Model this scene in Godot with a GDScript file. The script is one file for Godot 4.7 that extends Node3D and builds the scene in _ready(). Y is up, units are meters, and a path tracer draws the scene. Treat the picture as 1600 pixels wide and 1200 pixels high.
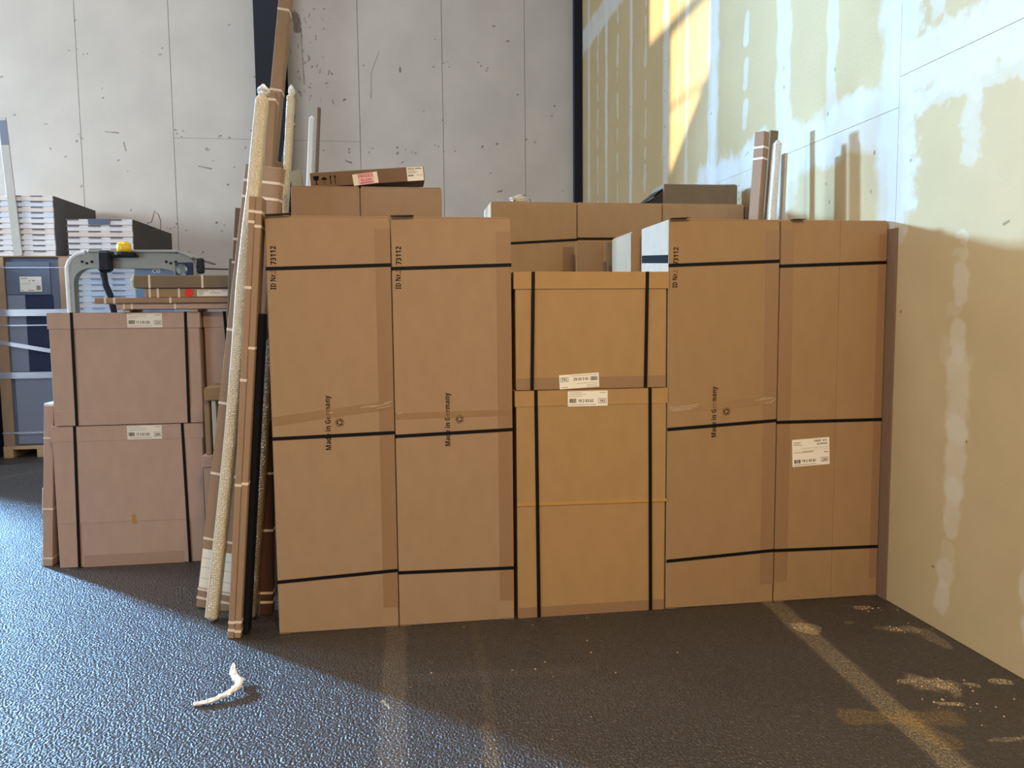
extends Node3D

# A corner of an industrial hall: strapped furniture cartons in a row, long packages leaning beside them,
# pallets and a stacker behind. y is up, metres; the front of the carton row is the plane z = -3.88.

var M := {}
var used := {}
var rng := RandomNumberGenerator.new()

const WALL_X := 2.585
const WALL_Z := -10.9
const FRONT := -3.88

# ------------------------------------------------------------------ the scene

const FLOOR_RIM := 0.08
const FLOOR_COAT := 0.0
const FLOOR_FREQ := 0.5
const FLOOR_BUMP := 0.5
const FLOOR_ROUGH := 0.52
const FLOOR_SPEC := 1.0

func area_lamp(called: String, at: Vector3, dir: Vector3, size: Vector2, col: Color, energy: float) -> void:
	var l := AreaLight3D.new()
	l.name = called
	l.area_size = size
	l.light_color = col
	l.light_energy = energy
	l.area_range = 40.0
	l.area_attenuation = 2.0
	l.area_normalize_energy = true
	l.shadow_enabled = true
	add_child(l)
	l.look_at_from_position(at, at + dir, Vector3.UP if abs(dir.y) < 0.9 else Vector3(0, 0, 1))

func glow(col: Color, e: float) -> StandardMaterial3D:
	var m := mat(col, 0.6, 0.2)
	m.emission_enabled = true
	m.emission = col
	m.emission_energy_multiplier = e
	return m

func setup() -> void:
	var cam := Camera3D.new()
	cam.name = "camera"
	cam.fov = 52.007
	cam.near = 0.05
	cam.far = 100.0
	cam.position = Vector3(0, 1.55, 0)
	cam.rotation = Vector3(-0.0867, -0.1444, -0.0095)
	add_child(cam)
	cam.current = true
	var we := WorldEnvironment.new()
	we.name = "environment"
	var env := Environment.new()
	env.background_mode = Environment.BG_SKY
	var sky := Sky.new()
	var sm := ProceduralSkyMaterial.new()
	sm.sky_top_color = c8(120, 160, 215)
	sm.sky_horizon_color = c8(205, 218, 232)
	sm.ground_horizon_color = c8(180, 180, 176)
	sm.ground_bottom_color = c8(110, 106, 100)
	sky.sky_material = sm
	env.sky = sky
	env.background_energy_multiplier = 1.0
	env.tonemap_mode = Environment.TONE_MAPPER_LINEAR
	env.tonemap_exposure = EXPOSURE
	env.sdfgi_enabled = true
	env.ssao_enabled = true
	env.ssil_enabled = true
	we.environment = env
	add_child(we)
	# the low sun comes through the high window of the left wall onto the plasterboard
	var sun := DirectionalLight3D.new()
	sun.name = "sun"
	sun.light_color = Color(1.0, 0.90, 0.72)
	sun.light_energy = SUN
	sun.light_angular_distance = 0.6
	sun.shadow_enabled = true
	add_child(sun)
	sun.look_at_from_position(Vector3.ZERO, Vector3(10.585, -2.86, 0.0))
	# low daylight from an added outdoor emitter, entering by a back wall opening
	area_lamp("window_daylight", Vector3(-10.26, 4.15, -13.0), Vector3(0.77, -0.22, 0.64), Vector2(0.9, 0.8), DAY_COL, DAY)
	# roof light over the back left bay
	area_lamp("roof_daylight", Vector3(-3.8, 8.93, -5.3), Vector3(0, -1, 0), Vector2(4.6, 2.4), ROOF_COL, ROOF)
	# added fill light for the carton fronts, shaped as a gate in the left wall
	area_lamp("gate_fill", Vector3(-9.4, 2.1, 2.2), Vector3(1, 0, 0), Vector2(4.0, 3.6), FILL_COL, GATE_FILL)
	# added fill light for back wall and trays, shaped as a left wall window
	area_lamp("window_fill", Vector3(-9.45, 3.6, -8.0), Vector3(1, 0, 0), Vector2(1.6, 1.6), FILL_COL, WIN_FILL)
	# hall lamp over the front
	for p in LAMPS:
		area_lamp("hall_lamp_light", p + Vector3(0, -0.06, 0), Vector3(0, -1, 0), Vector2(1.2, 0.5), LAMP_COL, LAMP)

const EXPOSURE := 1.0
const SUN := 3.0
const DAY := 830.0
const ROOF := 25.0
const GATE_FILL := 42.0
const WIN_FILL := 48.0
const LAMP := 26.5
const DAY_COL := Color(0.57, 0.78, 1.0)
const ROOF_COL := Color(0.93, 0.95, 1.0)
const FILL_COL := Color(0.85, 0.93, 1.0)
const LAMP_COL := Color(1.0, 0.85, 0.64)
const LAMPS := [Vector3(0.6, 4.4, 0.1)]

func build_lamps() -> void:
	var st := begin()
	bar(st, Vector3(-10.31, 3.75, -13.05), Vector3(-10.31, 4.55, -13.05), 0.9, 0.03, Vector3(0.64, 0, -0.77))
	struct("added_glow_1", st, glow(DAY_COL, 2.0))  # added glow panel outdoors behind the daylight emitter, no real window
	st = begin()
	span(st, -6.1, -1.5, 8.95, 8.999, -6.5, -4.1, 0.0)
	struct("window_3", st, glow(ROOF_COL, 2.0))
	st = begin()
	span(st, -9.58, -9.55, 0.3, 3.9, 0.2, 4.2, 0.0)
	struct("added_door_1", st, glow(FILL_COL, 1.0))  # added glowing sheet behind the fill light, in place of a gate
	st = begin()
	span(st, -9.58, -9.55, 2.8, 4.4, -8.8, -7.2, 0.0)
	struct("added_window_4", st, glow(FILL_COL, 1.0))  # added glowing pane behind the fill light for trays and back wall
	for p in LAMPS:
		var o := thing("hall_lamp", "long hall lamp hanging from the ceiling in front of the carton row", "lamp", p, "hanging hall lamps")
		st = begin()
		span(st, -0.65, 0.65, 0.0, 0.12, -0.3, 0.3, 0.02)
		obj("housing", st, M.silver, o)
		st = begin()
		span(st, -0.6, 0.6, -0.02, 0.0, -0.25, 0.25, 0.004)
		obj("lamp_panel", st, glow(LAMP_COL, 3.0), o)
		for x in [-0.5, 0.5]:
			st = begin()
			tube(st, [Vector3(x, 0.12, 0), Vector3(x, 9.0 - p.y, 0)], 0.008, 6)
			obj("hanger", st, M.black, o)

func _ready() -> void:
	rng.seed = 7
	setup()
	make_materials()
	build_room()
	build_lamps()
	build_front_row()
	build_behind()
	build_leaning()
	build_left()
	build_pallets()
	build_stacker()
	build_floor_scraps()

# ------------------------------------------------------------------ helpers: nodes

func numbered(base: String, parent: Node) -> String:
	var key := str(parent.get_instance_id()) + base
	var n: int = used.get(key, 0)
	used[key] = n + 1
	return base if n == 0 else "%s_%03d" % [base, n]

func tag(o: Node, label: String, category: String, group := "") -> void:
	o.set_meta("label", label)
	o.set_meta("category", category)
	if group != "":
		o.set_meta("group", group)

func thing(called: String, label: String, category: String, at := Vector3.ZERO, group := "", basis := Basis()) -> Node3D:
	var o := Node3D.new()
	o.name = numbered(called, self)
	add_child(o)
	o.transform = Transform3D(basis, at)
	tag(o, label, category, group)
	return o

func begin() -> SurfaceTool:
	var st := SurfaceTool.new()
	st.begin(Mesh.PRIMITIVE_TRIANGLES)
	st.set_smooth_group(-1)
	return st

func obj(called: String, st: SurfaceTool, material: Material, parent: Node = self) -> MeshInstance3D:
	st.generate_normals()
	var o := MeshInstance3D.new()
	o.name = numbered(called, parent)
	o.mesh = st.commit()
	o.material_override = material
	parent.add_child(o)
	return o

func struct(called: String, st: SurfaceTool, material: Material) -> MeshInstance3D:
	var o := obj(called, st, material)
	o.set_meta("kind", "structure")
	return o

# ------------------------------------------------------------------ helpers: shapes

func tri(st: SurfaceTool, a: Vector3, b: Vector3, c: Vector3, out: Vector3) -> void:
	st.add_vertex(a)
	if (b - a).cross(c - a).dot(out) > 0:
		st.add_vertex(c)
		st.add_vertex(b)
	else:
		st.add_vertex(b)
		st.add_vertex(c)

func quad(st: SurfaceTool, a: Vector3, b: Vector3, c: Vector3, d: Vector3, out: Vector3) -> void:
	tri(st, a, b, c, out)
	tri(st, a, c, d, out)

func box(st: SurfaceTool, c: Vector3, s: Vector3, bevel := 0.002, bs := Basis()) -> void:
	var h := s * 0.5
	var b: float = min(bevel, min(h.x, min(h.y, h.z)) * 0.45)
	var p := {}
	for sx in [-1, 1]:
		for sy in [-1, 1]:
			for sz in [-1, 1]:
				for ax in 3:
					var v := Vector3(sx * (h.x - (0.0 if ax == 0 else b)), sy * (h.y - (0.0 if ax == 1 else b)), sz * (h.z - (0.0 if ax == 2 else b)))
					p[[sx, sy, sz, ax]] = c + bs * v
	for s1 in [-1, 1]:
		quad(st, p[[s1, -1, -1, 0]], p[[s1, 1, -1, 0]], p[[s1, 1, 1, 0]], p[[s1, -1, 1, 0]], bs * Vector3(s1, 0, 0))
		quad(st, p[[-1, s1, -1, 1]], p[[1, s1, -1, 1]], p[[1, s1, 1, 1]], p[[-1, s1, 1, 1]], bs * Vector3(0, s1, 0))
		quad(st, p[[-1, -1, s1, 2]], p[[1, -1, s1, 2]], p[[1, 1, s1, 2]], p[[-1, 1, s1, 2]], bs * Vector3(0, 0, s1))
		for s2 in [-1, 1]:
			quad(st, p[[s1, s2, -1, 0]], p[[s1, s2, 1, 0]], p[[s1, s2, 1, 1]], p[[s1, s2, -1, 1]], bs * Vector3(s1, s2, 0))
			quad(st, p[[s1, -1, s2, 0]], p[[s1, 1, s2, 0]], p[[s1, 1, s2, 2]], p[[s1, -1, s2, 2]], bs * Vector3(s1, 0, s2))
			quad(st, p[[-1, s1, s2, 1]], p[[1, s1, s2, 1]], p[[1, s1, s2, 2]], p[[-1, s1, s2, 2]], bs * Vector3(0, s1, s2))
			for s3 in [-1, 1]:
				tri(st, p[[s1, s2, s3, 0]], p[[s1, s2, s3, 1]], p[[s1, s2, s3, 2]], bs * Vector3(s1, s2, s3))

# a box between two corners
func span(st: SurfaceTool, x0: float, x1: float, y0: float, y1: float, z0: float, z1: float, bevel := 0.002) -> void:
	box(st, Vector3(x0 + x1, y0 + y1, z0 + z1) * 0.5, Vector3(abs(x1 - x0), abs(y1 - y0), abs(z1 - z0)), bevel)

# a flat strip of rectangular section from a to b: w across, t deep, "side" is the direction of w
func bar(st: SurfaceTool, a: Vector3, b: Vector3, w: float, t: float, side: Vector3, bevel := 0.0005) -> void:
	var y := (b - a).normalized()
	var z := side.cross(y).normalized()
	var x := y.cross(z)
	box(st, (a + b) * 0.5, Vector3(w, (b - a).length(), t), bevel, Basis(x, y, z))

func loft(st: SurfaceTool, rings: Array, capped := true) -> void:
	var n: int = rings[0].size()
	var mids: Array = []
	for r in rings:
		var m := Vector3.ZERO
		for v in r:
			m += v
		mids.append(m / n)
	for i in rings.size() - 1:
		for k in n:
			var a: Vector3 = rings[i][k]
			var b: Vector3 = rings[i][(k + 1) % n]
			var c: Vector3 = rings[i + 1][(k + 1) % n]
			var d: Vector3 = rings[i + 1][k]
			quad(st, a, b, c, d, (a + b + c + d) * 0.25 - (mids[i] + mids[i + 1]) * 0.5)
	if capped and rings.size() > 1:
		var e: int = rings.size() - 1
		for k in n:
			tri(st, mids[0], rings[0][k], rings[0][(k + 1) % n], mids[0] - mids[1])
			tri(st, mids[e], rings[e][k], rings[e][(k + 1) % n], mids[e] - mids[e - 1])

func tube(st: SurfaceTool, path: Array, r: float, sides := 8) -> void:
	var rings: Array = []
	var up := Vector3(0.13, 0.2, 1).normalized()
	for i in path.size():
		var a: Vector3 = path[max(i - 1, 0)]
		var b: Vector3 = path[min(i + 1, path.size() - 1)]
		var t := (b - a).normalized()
		var u := up.cross(t).normalized()
		var v := t.cross(u)
		var ring := PackedVector3Array()
		for k in sides:
			var f := TAU * k / sides
			ring.append(path[i] + (u * cos(f) + v * sin(f)) * r)
		rings.append(ring)
	loft(st, rings)

# turned about the y axis: profile of (radius, height)
func lathe(st: SurfaceTool, profile: Array, at: Vector3, sides := 20) -> void:
	var rings: Array = []
	for p in profile:
		var ring := PackedVector3Array()
		for k in sides:
			var f := TAU * k / sides
			ring.append(at + Vector3(cos(f) * max(p.x, 0.0005), p.y, sin(f) * max(p.x, 0.0005)))
		rings.append(ring)
	loft(st, rings)

# a polygon in x and y pushed from z0 to z1
func extrude(st: SurfaceTool, poly: PackedVector2Array, z0: float, z1: float) -> void:
	var ids := Geometry2D.triangulate_polygon(poly)
	for i in range(0, ids.size(), 3):
		for zz in [[z0, -1.0 if z0 < z1 else 1.0], [z1, 1.0 if z0 < z1 else -1.0]]:
			tri(st, Vector3(poly[ids[i]].x, poly[ids[i]].y, zz[0]), Vector3(poly[ids[i + 1]].x, poly[ids[i + 1]].y, zz[0]), Vector3(poly[ids[i + 2]].x, poly[ids[i + 2]].y, zz[0]), Vector3(0, 0, zz[1]))
	var cw := -1.0 if Geometry2D.is_polygon_clockwise(poly) else 1.0
	for i in poly.size():
		var a := poly[i]
		var b := poly[(i + 1) % poly.size()]
		var e := b - a
		quad(st, Vector3(a.x, a.y, z0), Vector3(b.x, b.y, z0), Vector3(b.x, b.y, z1), Vector3(a.x, a.y, z1), Vector3(e.y, -e.x, 0) * cw)

# ------------------------------------------------------------------ helpers: print

func txt(parent: Node, called: String, words: String, at: Vector3, length: float, height: float, turn := 0.0, material: Material = null, bold := true) -> void:
	var tm := TextMesh.new()
	var f := SystemFont.new()
	f.font_names = PackedStringArray(["Droid Sans"])
	f.font_weight = 700 if bold else 400
	tm.font = f
	tm.text = words
	tm.font_size = 48
	tm.pixel_size = 0.01
	tm.depth = 0.02
	tm.curve_step = 2.0
	var o := MeshInstance3D.new()
	o.name = numbered(called, parent)
	o.mesh = tm
	o.material_override = material if material else M.ink
	parent.add_child(o)
	var bb := tm.get_aabb()
	var sc := Vector3(length / max(bb.size.x, 0.001), height / max(bb.size.y, 0.001), 0.02)
	var bs := Basis(Vector3(0, 0, 1), turn) * Basis.from_scale(sc)
	o.transform = Transform3D(bs, at - bs * Vector3(bb.position.x + bb.size.x * 0.5, bb.position.y + bb.size.y * 0.5, 0))

# bars of a bar code or grey lines of small print, as one printed mark
func marks(parent: Node, called: String, rects: Array, z: float, material: Material) -> void:
	var st := begin()
	for r in rects:
		span(st, r[0], r[1], r[2], r[3], z, z + 0.0003, 0.0)
	obj(called, st, material, parent)

func barcode(parent: Node, x0: float, x1: float, y0: float, y1: float, z: float) -> void:
	var rects := []
	var x := x0
	while x < x1:
		var w := rng.randf_range(0.0012, 0.0034)
		rects.append([x, min(x + w, x1), y0, y1])
		x += w + rng.randf_range(0.0009, 0.0022)
	marks(parent, "bar_code", rects, z, M.ink)

func frame(parent: Node, x0: float, x1: float, y0: float, y1: float, z: float, t := 0.0016) -> void:
	marks(parent, "printed_frame", [[x0, x1, y0, y0 + t], [x0, x1, y1 - t, y1], [x0, x0 + t, y0, y1], [x1 - t, x1, y0, y1]], z, M.ink)

# white shipping label: w by h, its centre at "at"; "number" beside the bar code and "boxed" in a frame
func small_label(parent: Node, at: Vector3, w: float, h: float, number: String, boxed: String, turn := 0.0) -> Node3D:
	var st := begin()
	box(st, Vector3.ZERO, Vector3(w, h, 0.0008), 0.0002)
	var o := obj("label", st, M.paper, parent)
	o.set_meta("label", "white printed shipping label")
	o.transform = Transform3D(Basis(Vector3(0, 0, 1), turn), at)
	var z := 0.0005
	barcode(o, -w * 0.46, -w * 0.28, -h * 0.26, h * 0.02, z)
	txt(o, "print", number, Vector3(-w * 0.05, -h * 0.14, z), w * 0.38, h * 0.20)
	txt(o, "print", boxed, Vector3(w * 0.37, -h * 0.17, z), w * 0.14, h * 0.18)
	frame(o, w * 0.27, w * 0.47, -h * 0.32, h * 0.0, z)
	var lines := []
	for k in 3:
		lines.append([-w * 0.46, -w * 0.46 + w * rng.randf_range(0.25, 0.6), h * (0.42 - 0.12 * k) - 0.0018, h * (0.42 - 0.12 * k)])
	lines.append([w * 0.3, w * 0.46, h * 0.36, h * 0.40])
	lines.append([-w * 0.46, w * 0.2, -h * 0.40, -h * 0.37])
	marks(o, "small_print", lines, z, M.grey_ink)
	return o

# ------------------------------------------------------------------ helpers: cartons

# a closed carton standing on y0, its front at zf; children in its own axes: x centred, y up from its foot, front at z = 0
func carton(called: String, label: String, x0: float, x1: float, y0: float, y1: float, zf: float, depth: float, material: Material, group := "", flaps := true) -> Node3D:
	var o := thing(called, label, "carton", Vector3((x0 + x1) * 0.5, y0, zf), group)
	var w := x1 - x0
	var h := y1 - y0
	var st := begin()
	span(st, -w / 2, w / 2, 0.0, h - (0.006 if flaps else 0.0), -depth, 0, 0.004)
	obj("body", st, material, o)
	if flaps:
		for s in [0, 1]:
			st = begin()
			var za: float = -depth / 2 * (1 + s) + 0.002 + (0.002 if s else 0.0)
			var zb: float = -depth / 2 * s - 0.002
			span(st, -w / 2 + 0.004, w / 2 - 0.004, h - 0.006, h, za, zb, 0.002)
			obj("top_flap", st, material, o)
	return o

func size_of(o: Node3D) -> Vector3:
	return (o.get_node("body") as MeshInstance3D).mesh.get_aabb().size

# black band round the carton at about one height: yl at its left edge, yr at its right edge
func strap_round(o: Node3D, yl: float, yr: float) -> void:
	var s := size_of(o)
	var w := s.x / 2
	var d := s.z
	var st := begin()
	bar(st, Vector3(-w - 0.0012, yl, 0.0012), Vector3(w + 0.0012, yr, 0.0012), 0.017, 0.0016, Vector3(0, 1, 0))
	bar(st, Vector3(-w - 0.0012, yl, -d - 0.0012), Vector3(w + 0.0012, yr, -d - 0.0012), 0.017, 0.0016, Vector3(0, 1, 0))
	bar(st, Vector3(-w - 0.0012, yl, 0.0012), Vector3(-w - 0.0012, yl, -d - 0.0012), 0.017, 0.0016, Vector3(0, 1, 0))
	bar(st, Vector3(w + 0.0012, yr, 0.0012), Vector3(w + 0.0012, yr, -d - 0.0012), 0.017, 0.0016, Vector3(0, 1, 0))
	obj("strap", st, M.strap, o)

# black band over the top and down front and back: xt at the top, xb at the bottom of the front
func strap_over(o: Node3D, h: float, xt: float, xb: float) -> void:
	var d := size_of(o).z
	var st := begin()
	bar(st, Vector3(xb, 0.001, 0.0062), Vector3(xt, h + 0.001, 0.0062), 0.018, 0.0016, Vector3(1, 0, 0))
	bar(st, Vector3(xb, 0.001, -d - 0.0062), Vector3(xt, h + 0.001, -d - 0.0062), 0.018, 0.0016, Vector3(1, 0, 0))
	bar(st, Vector3(xt, h + 0.0015, 0.0062), Vector3(xt, h + 0.0015, -d - 0.0062), 0.018, 0.0016, Vector3(1, 0, 0))
	obj("strap", st, M.strap, o)

func tape(o: Node3D, x0: float, x1: float, y0: float, y1: float, material: Material, z := 0.0) -> void:
	var st := begin()
	span(st, x0, x1, y0, y1, z - 0.001, z + 0.0006, 0.0002)
	obj("tape", st, material, o)

# the tall cartons of the front row: number and origin printed upwards, recycling mark
func tall_print(o: Node3D, id_x: float, made_x: float, mark_x: float) -> void:
	txt(o, "print", "ID Nr.:", Vector3(id_x - 0.004, 1.727, 0.0005), 0.087, 0.026, PI / 2)
	txt(o, "print", "73112", Vector3(id_x, 1.844, 0.0005), 0.088, 0.026, PI / 2)
	txt(o, "print", "Made in Germany", Vector3(made_x, 1.040, 0.0005), 0.266, 0.036, PI / 2)
	var st := begin()
	for k in 24:                                            # a ring round three turning arrows
		var a := TAU * k / 24
		var b := TAU * (k + 1) / 24
		var ra := 0.0205
		quad(st, Vector3(cos(a) * ra, sin(a) * ra, 0), Vector3(cos(b) * ra, sin(b) * ra, 0), Vector3(cos(b) * 0.0185, sin(b) * 0.0185, 0), Vector3(cos(a) * 0.0185, sin(a) * 0.0185, 0), Vector3(0, 0, 1))
	for k in 3:
		for j in 5:
			var a := TAU * k / 3 + j * 0.27
			var b := a + 0.27
			quad(st, Vector3(cos(a) * 0.0145, sin(a) * 0.0145, 0), Vector3(cos(b) * 0.0145, sin(b) * 0.0145, 0), Vector3(cos(b) * 0.0095, sin(b) * 0.0095, 0), Vector3(cos(a) * 0.0095, sin(a) * 0.0095, 0), Vector3(0, 0, 1))
		var e := TAU * k / 3 + 1.35
		tri(st, Vector3(cos(e) * 0.0175, sin(e) * 0.0175, 0), Vector3(cos(e) * 0.0065, sin(e) * 0.0065, 0), Vector3(cos(e + 0.5) * 0.012, sin(e + 0.5) * 0.012, 0), Vector3(0, 0, 1))
	var m := obj("recycling_mark", st, M.ink, o)
	m.position = Vector3(mark_x, 1.040, 0.0008)

# a line of clear tape with wrinkles that catch the light
func clear_tape(o: Node3D, a: Vector2, b: Vector2, half: float, wrinkles: Array) -> void:
	var st := begin()
	var dir := b - a
	bar(st, Vector3(a.x, a.y, 0.0009), Vector3(b.x, b.y, 0.0009), half * 2, 0.0003, Vector3(0, 1, 0), 0.0)
	var t := obj("clear_tape", st, M.clear_tape, o)
	for w in wrinkles:
		st = begin()
		var p: Vector2 = a + dir * w[0]
		var q: Vector2 = a + dir * w[1]
		var off: float = w[2] * half
		tube(st, [Vector3(p.x, p.y + off, 0.0012), Vector3((p.x + q.x) / 2, (p.y + q.y) / 2 + off + 0.002, 0.0026), Vector3(q.x, q.y + off + w[3] * half, 0.0012)], 0.0009, 5)
		obj("wrinkle", st, M.film_fold, t)

# a long flat carton leaning: foot and head are the middle of its front face; its depth runs back
func leaning(called: String, label: String, category: String, foot: Vector3, head: Vector3, w: float, depth: float, material: Material, bands := [], group := "", turn := 0.0) -> Node3D:
	var y := (head - foot).normalized()
	var z := Vector3(sin(turn), 0, cos(turn))
	var x := y.cross(z).normalized()
	z = x.cross(y)
	var o := thing(called, label, category, foot, group, Basis(x, y, z))
	var l := (head - foot).length()
	var st := begin()
	span(st, -w / 2, w / 2, 0.0, l, -depth, 0, 0.003)
	obj("body", st, material, o)
	for f in bands:
		st = begin()
		var h: float = f * l
		span(st, -w / 2 - 0.0012, w / 2 + 0.0012, h - 0.0065, h + 0.0065, -0.001, 0.0012, 0.0003)
		span(st, -w / 2 - 0.0012, -w / 2 + 0.001, h - 0.0065, h + 0.0065, -depth, 0.0, 0.0003)
		span(st, w / 2 - 0.001, w / 2 + 0.0012, h - 0.0065, h + 0.0065, -depth, 0.0, 0.0003)
		obj("strap", st, M.white_strap, o)
	return o

# a panel wrapped in padded film: bent along a path of (x, y) points at one depth
func wrapped(called: String, label: String, pts: Array, z: float, w: float, depth: float, material: Material, noise_seed: int) -> Node3D:
	var o := thing(called, label, "wrapped panel", Vector3(pts[0].x, 0, z))
	var n := FastNoiseLite.new()
	n.seed = noise_seed
	n.frequency = 14.0
	var curve := Curve2D.new()
	for p in pts:
		curve.add_point(p - Vector2(pts[0].x, 0))
	var l := curve.get_baked_length()
	var steps := int(l / 0.02)
	var rings: Array = []
	for i in steps + 1:
		var s := l * i / steps
		var c := curve.sample_baked(s, true)
		var c2 := curve.sample_baked(min(s + 0.03, l), true)
		var c1 := curve.sample_baked(max(s - 0.03, 0.0), true)
		var t := (c2 - c1).normalized()
		var side := Vector3(t.y, -t.x, 0)
		var ends: float = clamp(min(s, l - s) / 0.03, 0.45, 1.0)
		var ring := PackedVector3Array()
		for k in 16:
			var f := TAU * (k + 0.5) / 16
			var cx: float = sign(cos(f)) * pow(abs(cos(f)), 0.45) * w / 2 * ends
			var cz: float = sign(sin(f)) * pow(abs(sin(f)), 0.45) * depth / 2 * ends
			var bump := 1.0 + 0.10 * n.get_noise_3d(c.x + cx * 4, s, cz * 4) + 0.04 * n.get_noise_3d(cx * 9, s * 5.0, cz * 9)
			ring.append(Vector3(c.x, c.y, -depth / 2) + side * cx * bump + Vector3(0, 0, cz + (bump - 1.0) * 0.04))
		rings.append(ring)
	var st := begin()
	st.set_smooth_group(0)
	loft(st, rings)
	obj("padded_wrap", st, material, o)
	return o

# crumpled film gathered at an end
func crumple(parent: Node, called: String, at: Vector3, size: Vector3, s: int, material: Material) -> void:
	var n := FastNoiseLite.new()
	n.seed = s
	n.frequency = 1.1
	var st := begin()
	var rings: Array = []
	for i in 9:
		var v := i / 8.0
		var ring := PackedVector3Array()
		for k in 14:
			var f := TAU * k / 14
			var r := sin(PI * clamp(v, 0.06, 0.94)) * (1.0 + 0.6 * n.get_noise_3d(cos(f) * 2, sin(f) * 2, v * 3))
			ring.append(at + Vector3(cos(f) * r * size.x / 2, v * size.y + 0.12 * size.y * n.get_noise_2d(f * 2, v * 5), sin(f) * r * size.z / 2))
		rings.append(ring)
	loft(st, rings)
	obj(called, st, material, parent)

# ------------------------------------------------------------------ helpers: textures

func noise(s: int, freq: float, octaves := 3, kind := FastNoiseLite.TYPE_SIMPLEX_SMOOTH) -> FastNoiseLite:
	var n := FastNoiseLite.new()
	n.seed = s
	n.noise_type = kind
	n.frequency = freq
	n.fractal_octaves = octaves
	return n

func tex(img: Image) -> ImageTexture:
	img.generate_mipmaps()
	return ImageTexture.create_from_image(img)

# light tint variation round white, for multiplying
func mottle(s: int, size: int, freq: float, low: float, stretch := 1.0) -> ImageTexture:
	var n := noise(s, freq, 4)
	var img := n.get_seamless_image(size, size)
	img.convert(Image.FORMAT_L8)
	var d := img.get_data()
	for i in d.size():
		d[i] = int(255.0 * (low + (1.0 - low) * d[i] / 255.0))
	return tex(Image.create_from_data(size, size, false, Image.FORMAT_L8, d))

# patches of filler, paint or dust on a surface texture, each [u0, v0, u1, v1, radius, opacity, roughness of edge]
func smear(d: PackedByteArray, tw: int, th: int, ou: float, ov: float, su: float, sv: float, caps: Array, col: Color, s: int, grain := 0.0) -> void:
	var n := noise(s, 0.016, 4)
	var n2 := noise(s + 7, 0.4, 2)
	for c in caps:
		var a := Vector2(c[0], c[1])
		var b := Vector2(c[2], c[3])
		var r: float = c[4]
		var reach := r * 1.6
		var i0: int = clamp(int((min(a.x, b.x) - reach - ou) / su * tw), 0, tw - 1)
		var i1: int = clamp(int((max(a.x, b.x) + reach - ou) / su * tw), 0, tw - 1)
		var j0: int = clamp(int((min(a.y, b.y) - reach - ov) / sv * th), 0, th - 1)
		var j1: int = clamp(int((max(a.y, b.y) + reach - ov) / sv * th), 0, th - 1)
		var ab := b - a
		var ll: float = max(ab.length_squared(), 1e-9)
		for j in range(j0, j1 + 1):
			for i in range(i0, i1 + 1):
				var p := Vector2(ou + su * (i + 0.5) / tw, ov + sv * (j + 0.5) / th)
				var q: Vector2 = a + ab * clamp((p - a).dot(ab) / ll, 0.0, 1.0)
				var e := n.get_noise_2d(i, j)
				var x: float = (p - q).length() / r - 1.0 - c[6] * e
				if x < 0.15:
					var al: float = c[5] * clamp((0.15 - x) / 0.4, 0.0, 1.0)
					if grain > 0.0:
						al *= clamp(0.5 + n2.get_noise_2d(i, j) * 2.2 + (0.5 - grain) * 2.0 - x * 0.0, 0.0, 1.0)
					else:
						al *= 0.9 + 0.25 * e
					var o := (j * tw + i) * 3
					d[o] = int(lerp(float(d[o]), col.r * 255.0, al))
					d[o + 1] = int(lerp(float(d[o + 1]), col.g * 255.0, al))
					d[o + 2] = int(lerp(float(d[o + 2]), col.b * 255.0, al))

func base_texture(tw: int, th: int, col: Color, s: int, coarse: float, fine: float) -> PackedByteArray:
	var a := noise(s, 0.006, 4).get_image(tw, th).get_data()
	var b := noise(s + 1, 0.3, 2).get_image(tw, th).get_data()
	var d := PackedByteArray()
	d.resize(tw * th * 3)
	var r := col.r * 255.0
	var g := col.g * 255.0
	var bl := col.b * 255.0
	var o := 0
	for i in tw * th:
		var k: float = 1.0 + coarse * (a[i] / 127.5 - 1.0) + fine * (b[i] / 127.5 - 1.0)
		d[o] = clampi(int(r * k), 0, 255)
		d[o + 1] = clampi(int(g * k), 0, 255)
		d[o + 2] = clampi(int(bl * k), 0, 255)
		o += 3
	return d

func mat(col: Color, rough := 0.8, spec := 0.4, metal := 0.0) -> StandardMaterial3D:
	var m := StandardMaterial3D.new()
	m.albedo_color = col
	m.roughness = rough
	m.metallic_specular = spec
	m.metallic = metal
	return m

func c8(r: int, g: int, b: int) -> Color:
	return Color(r / 255.0, g / 255.0, b / 255.0)

func card(col: Color, rough := 0.85) -> StandardMaterial3D:
	var m := mat(col, rough, 0.3)
	m.albedo_texture = M.mottle
	m.uv1_triplanar = true
	m.uv1_scale = Vector3(1.7, 0.9, 1.7)
	return m

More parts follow.
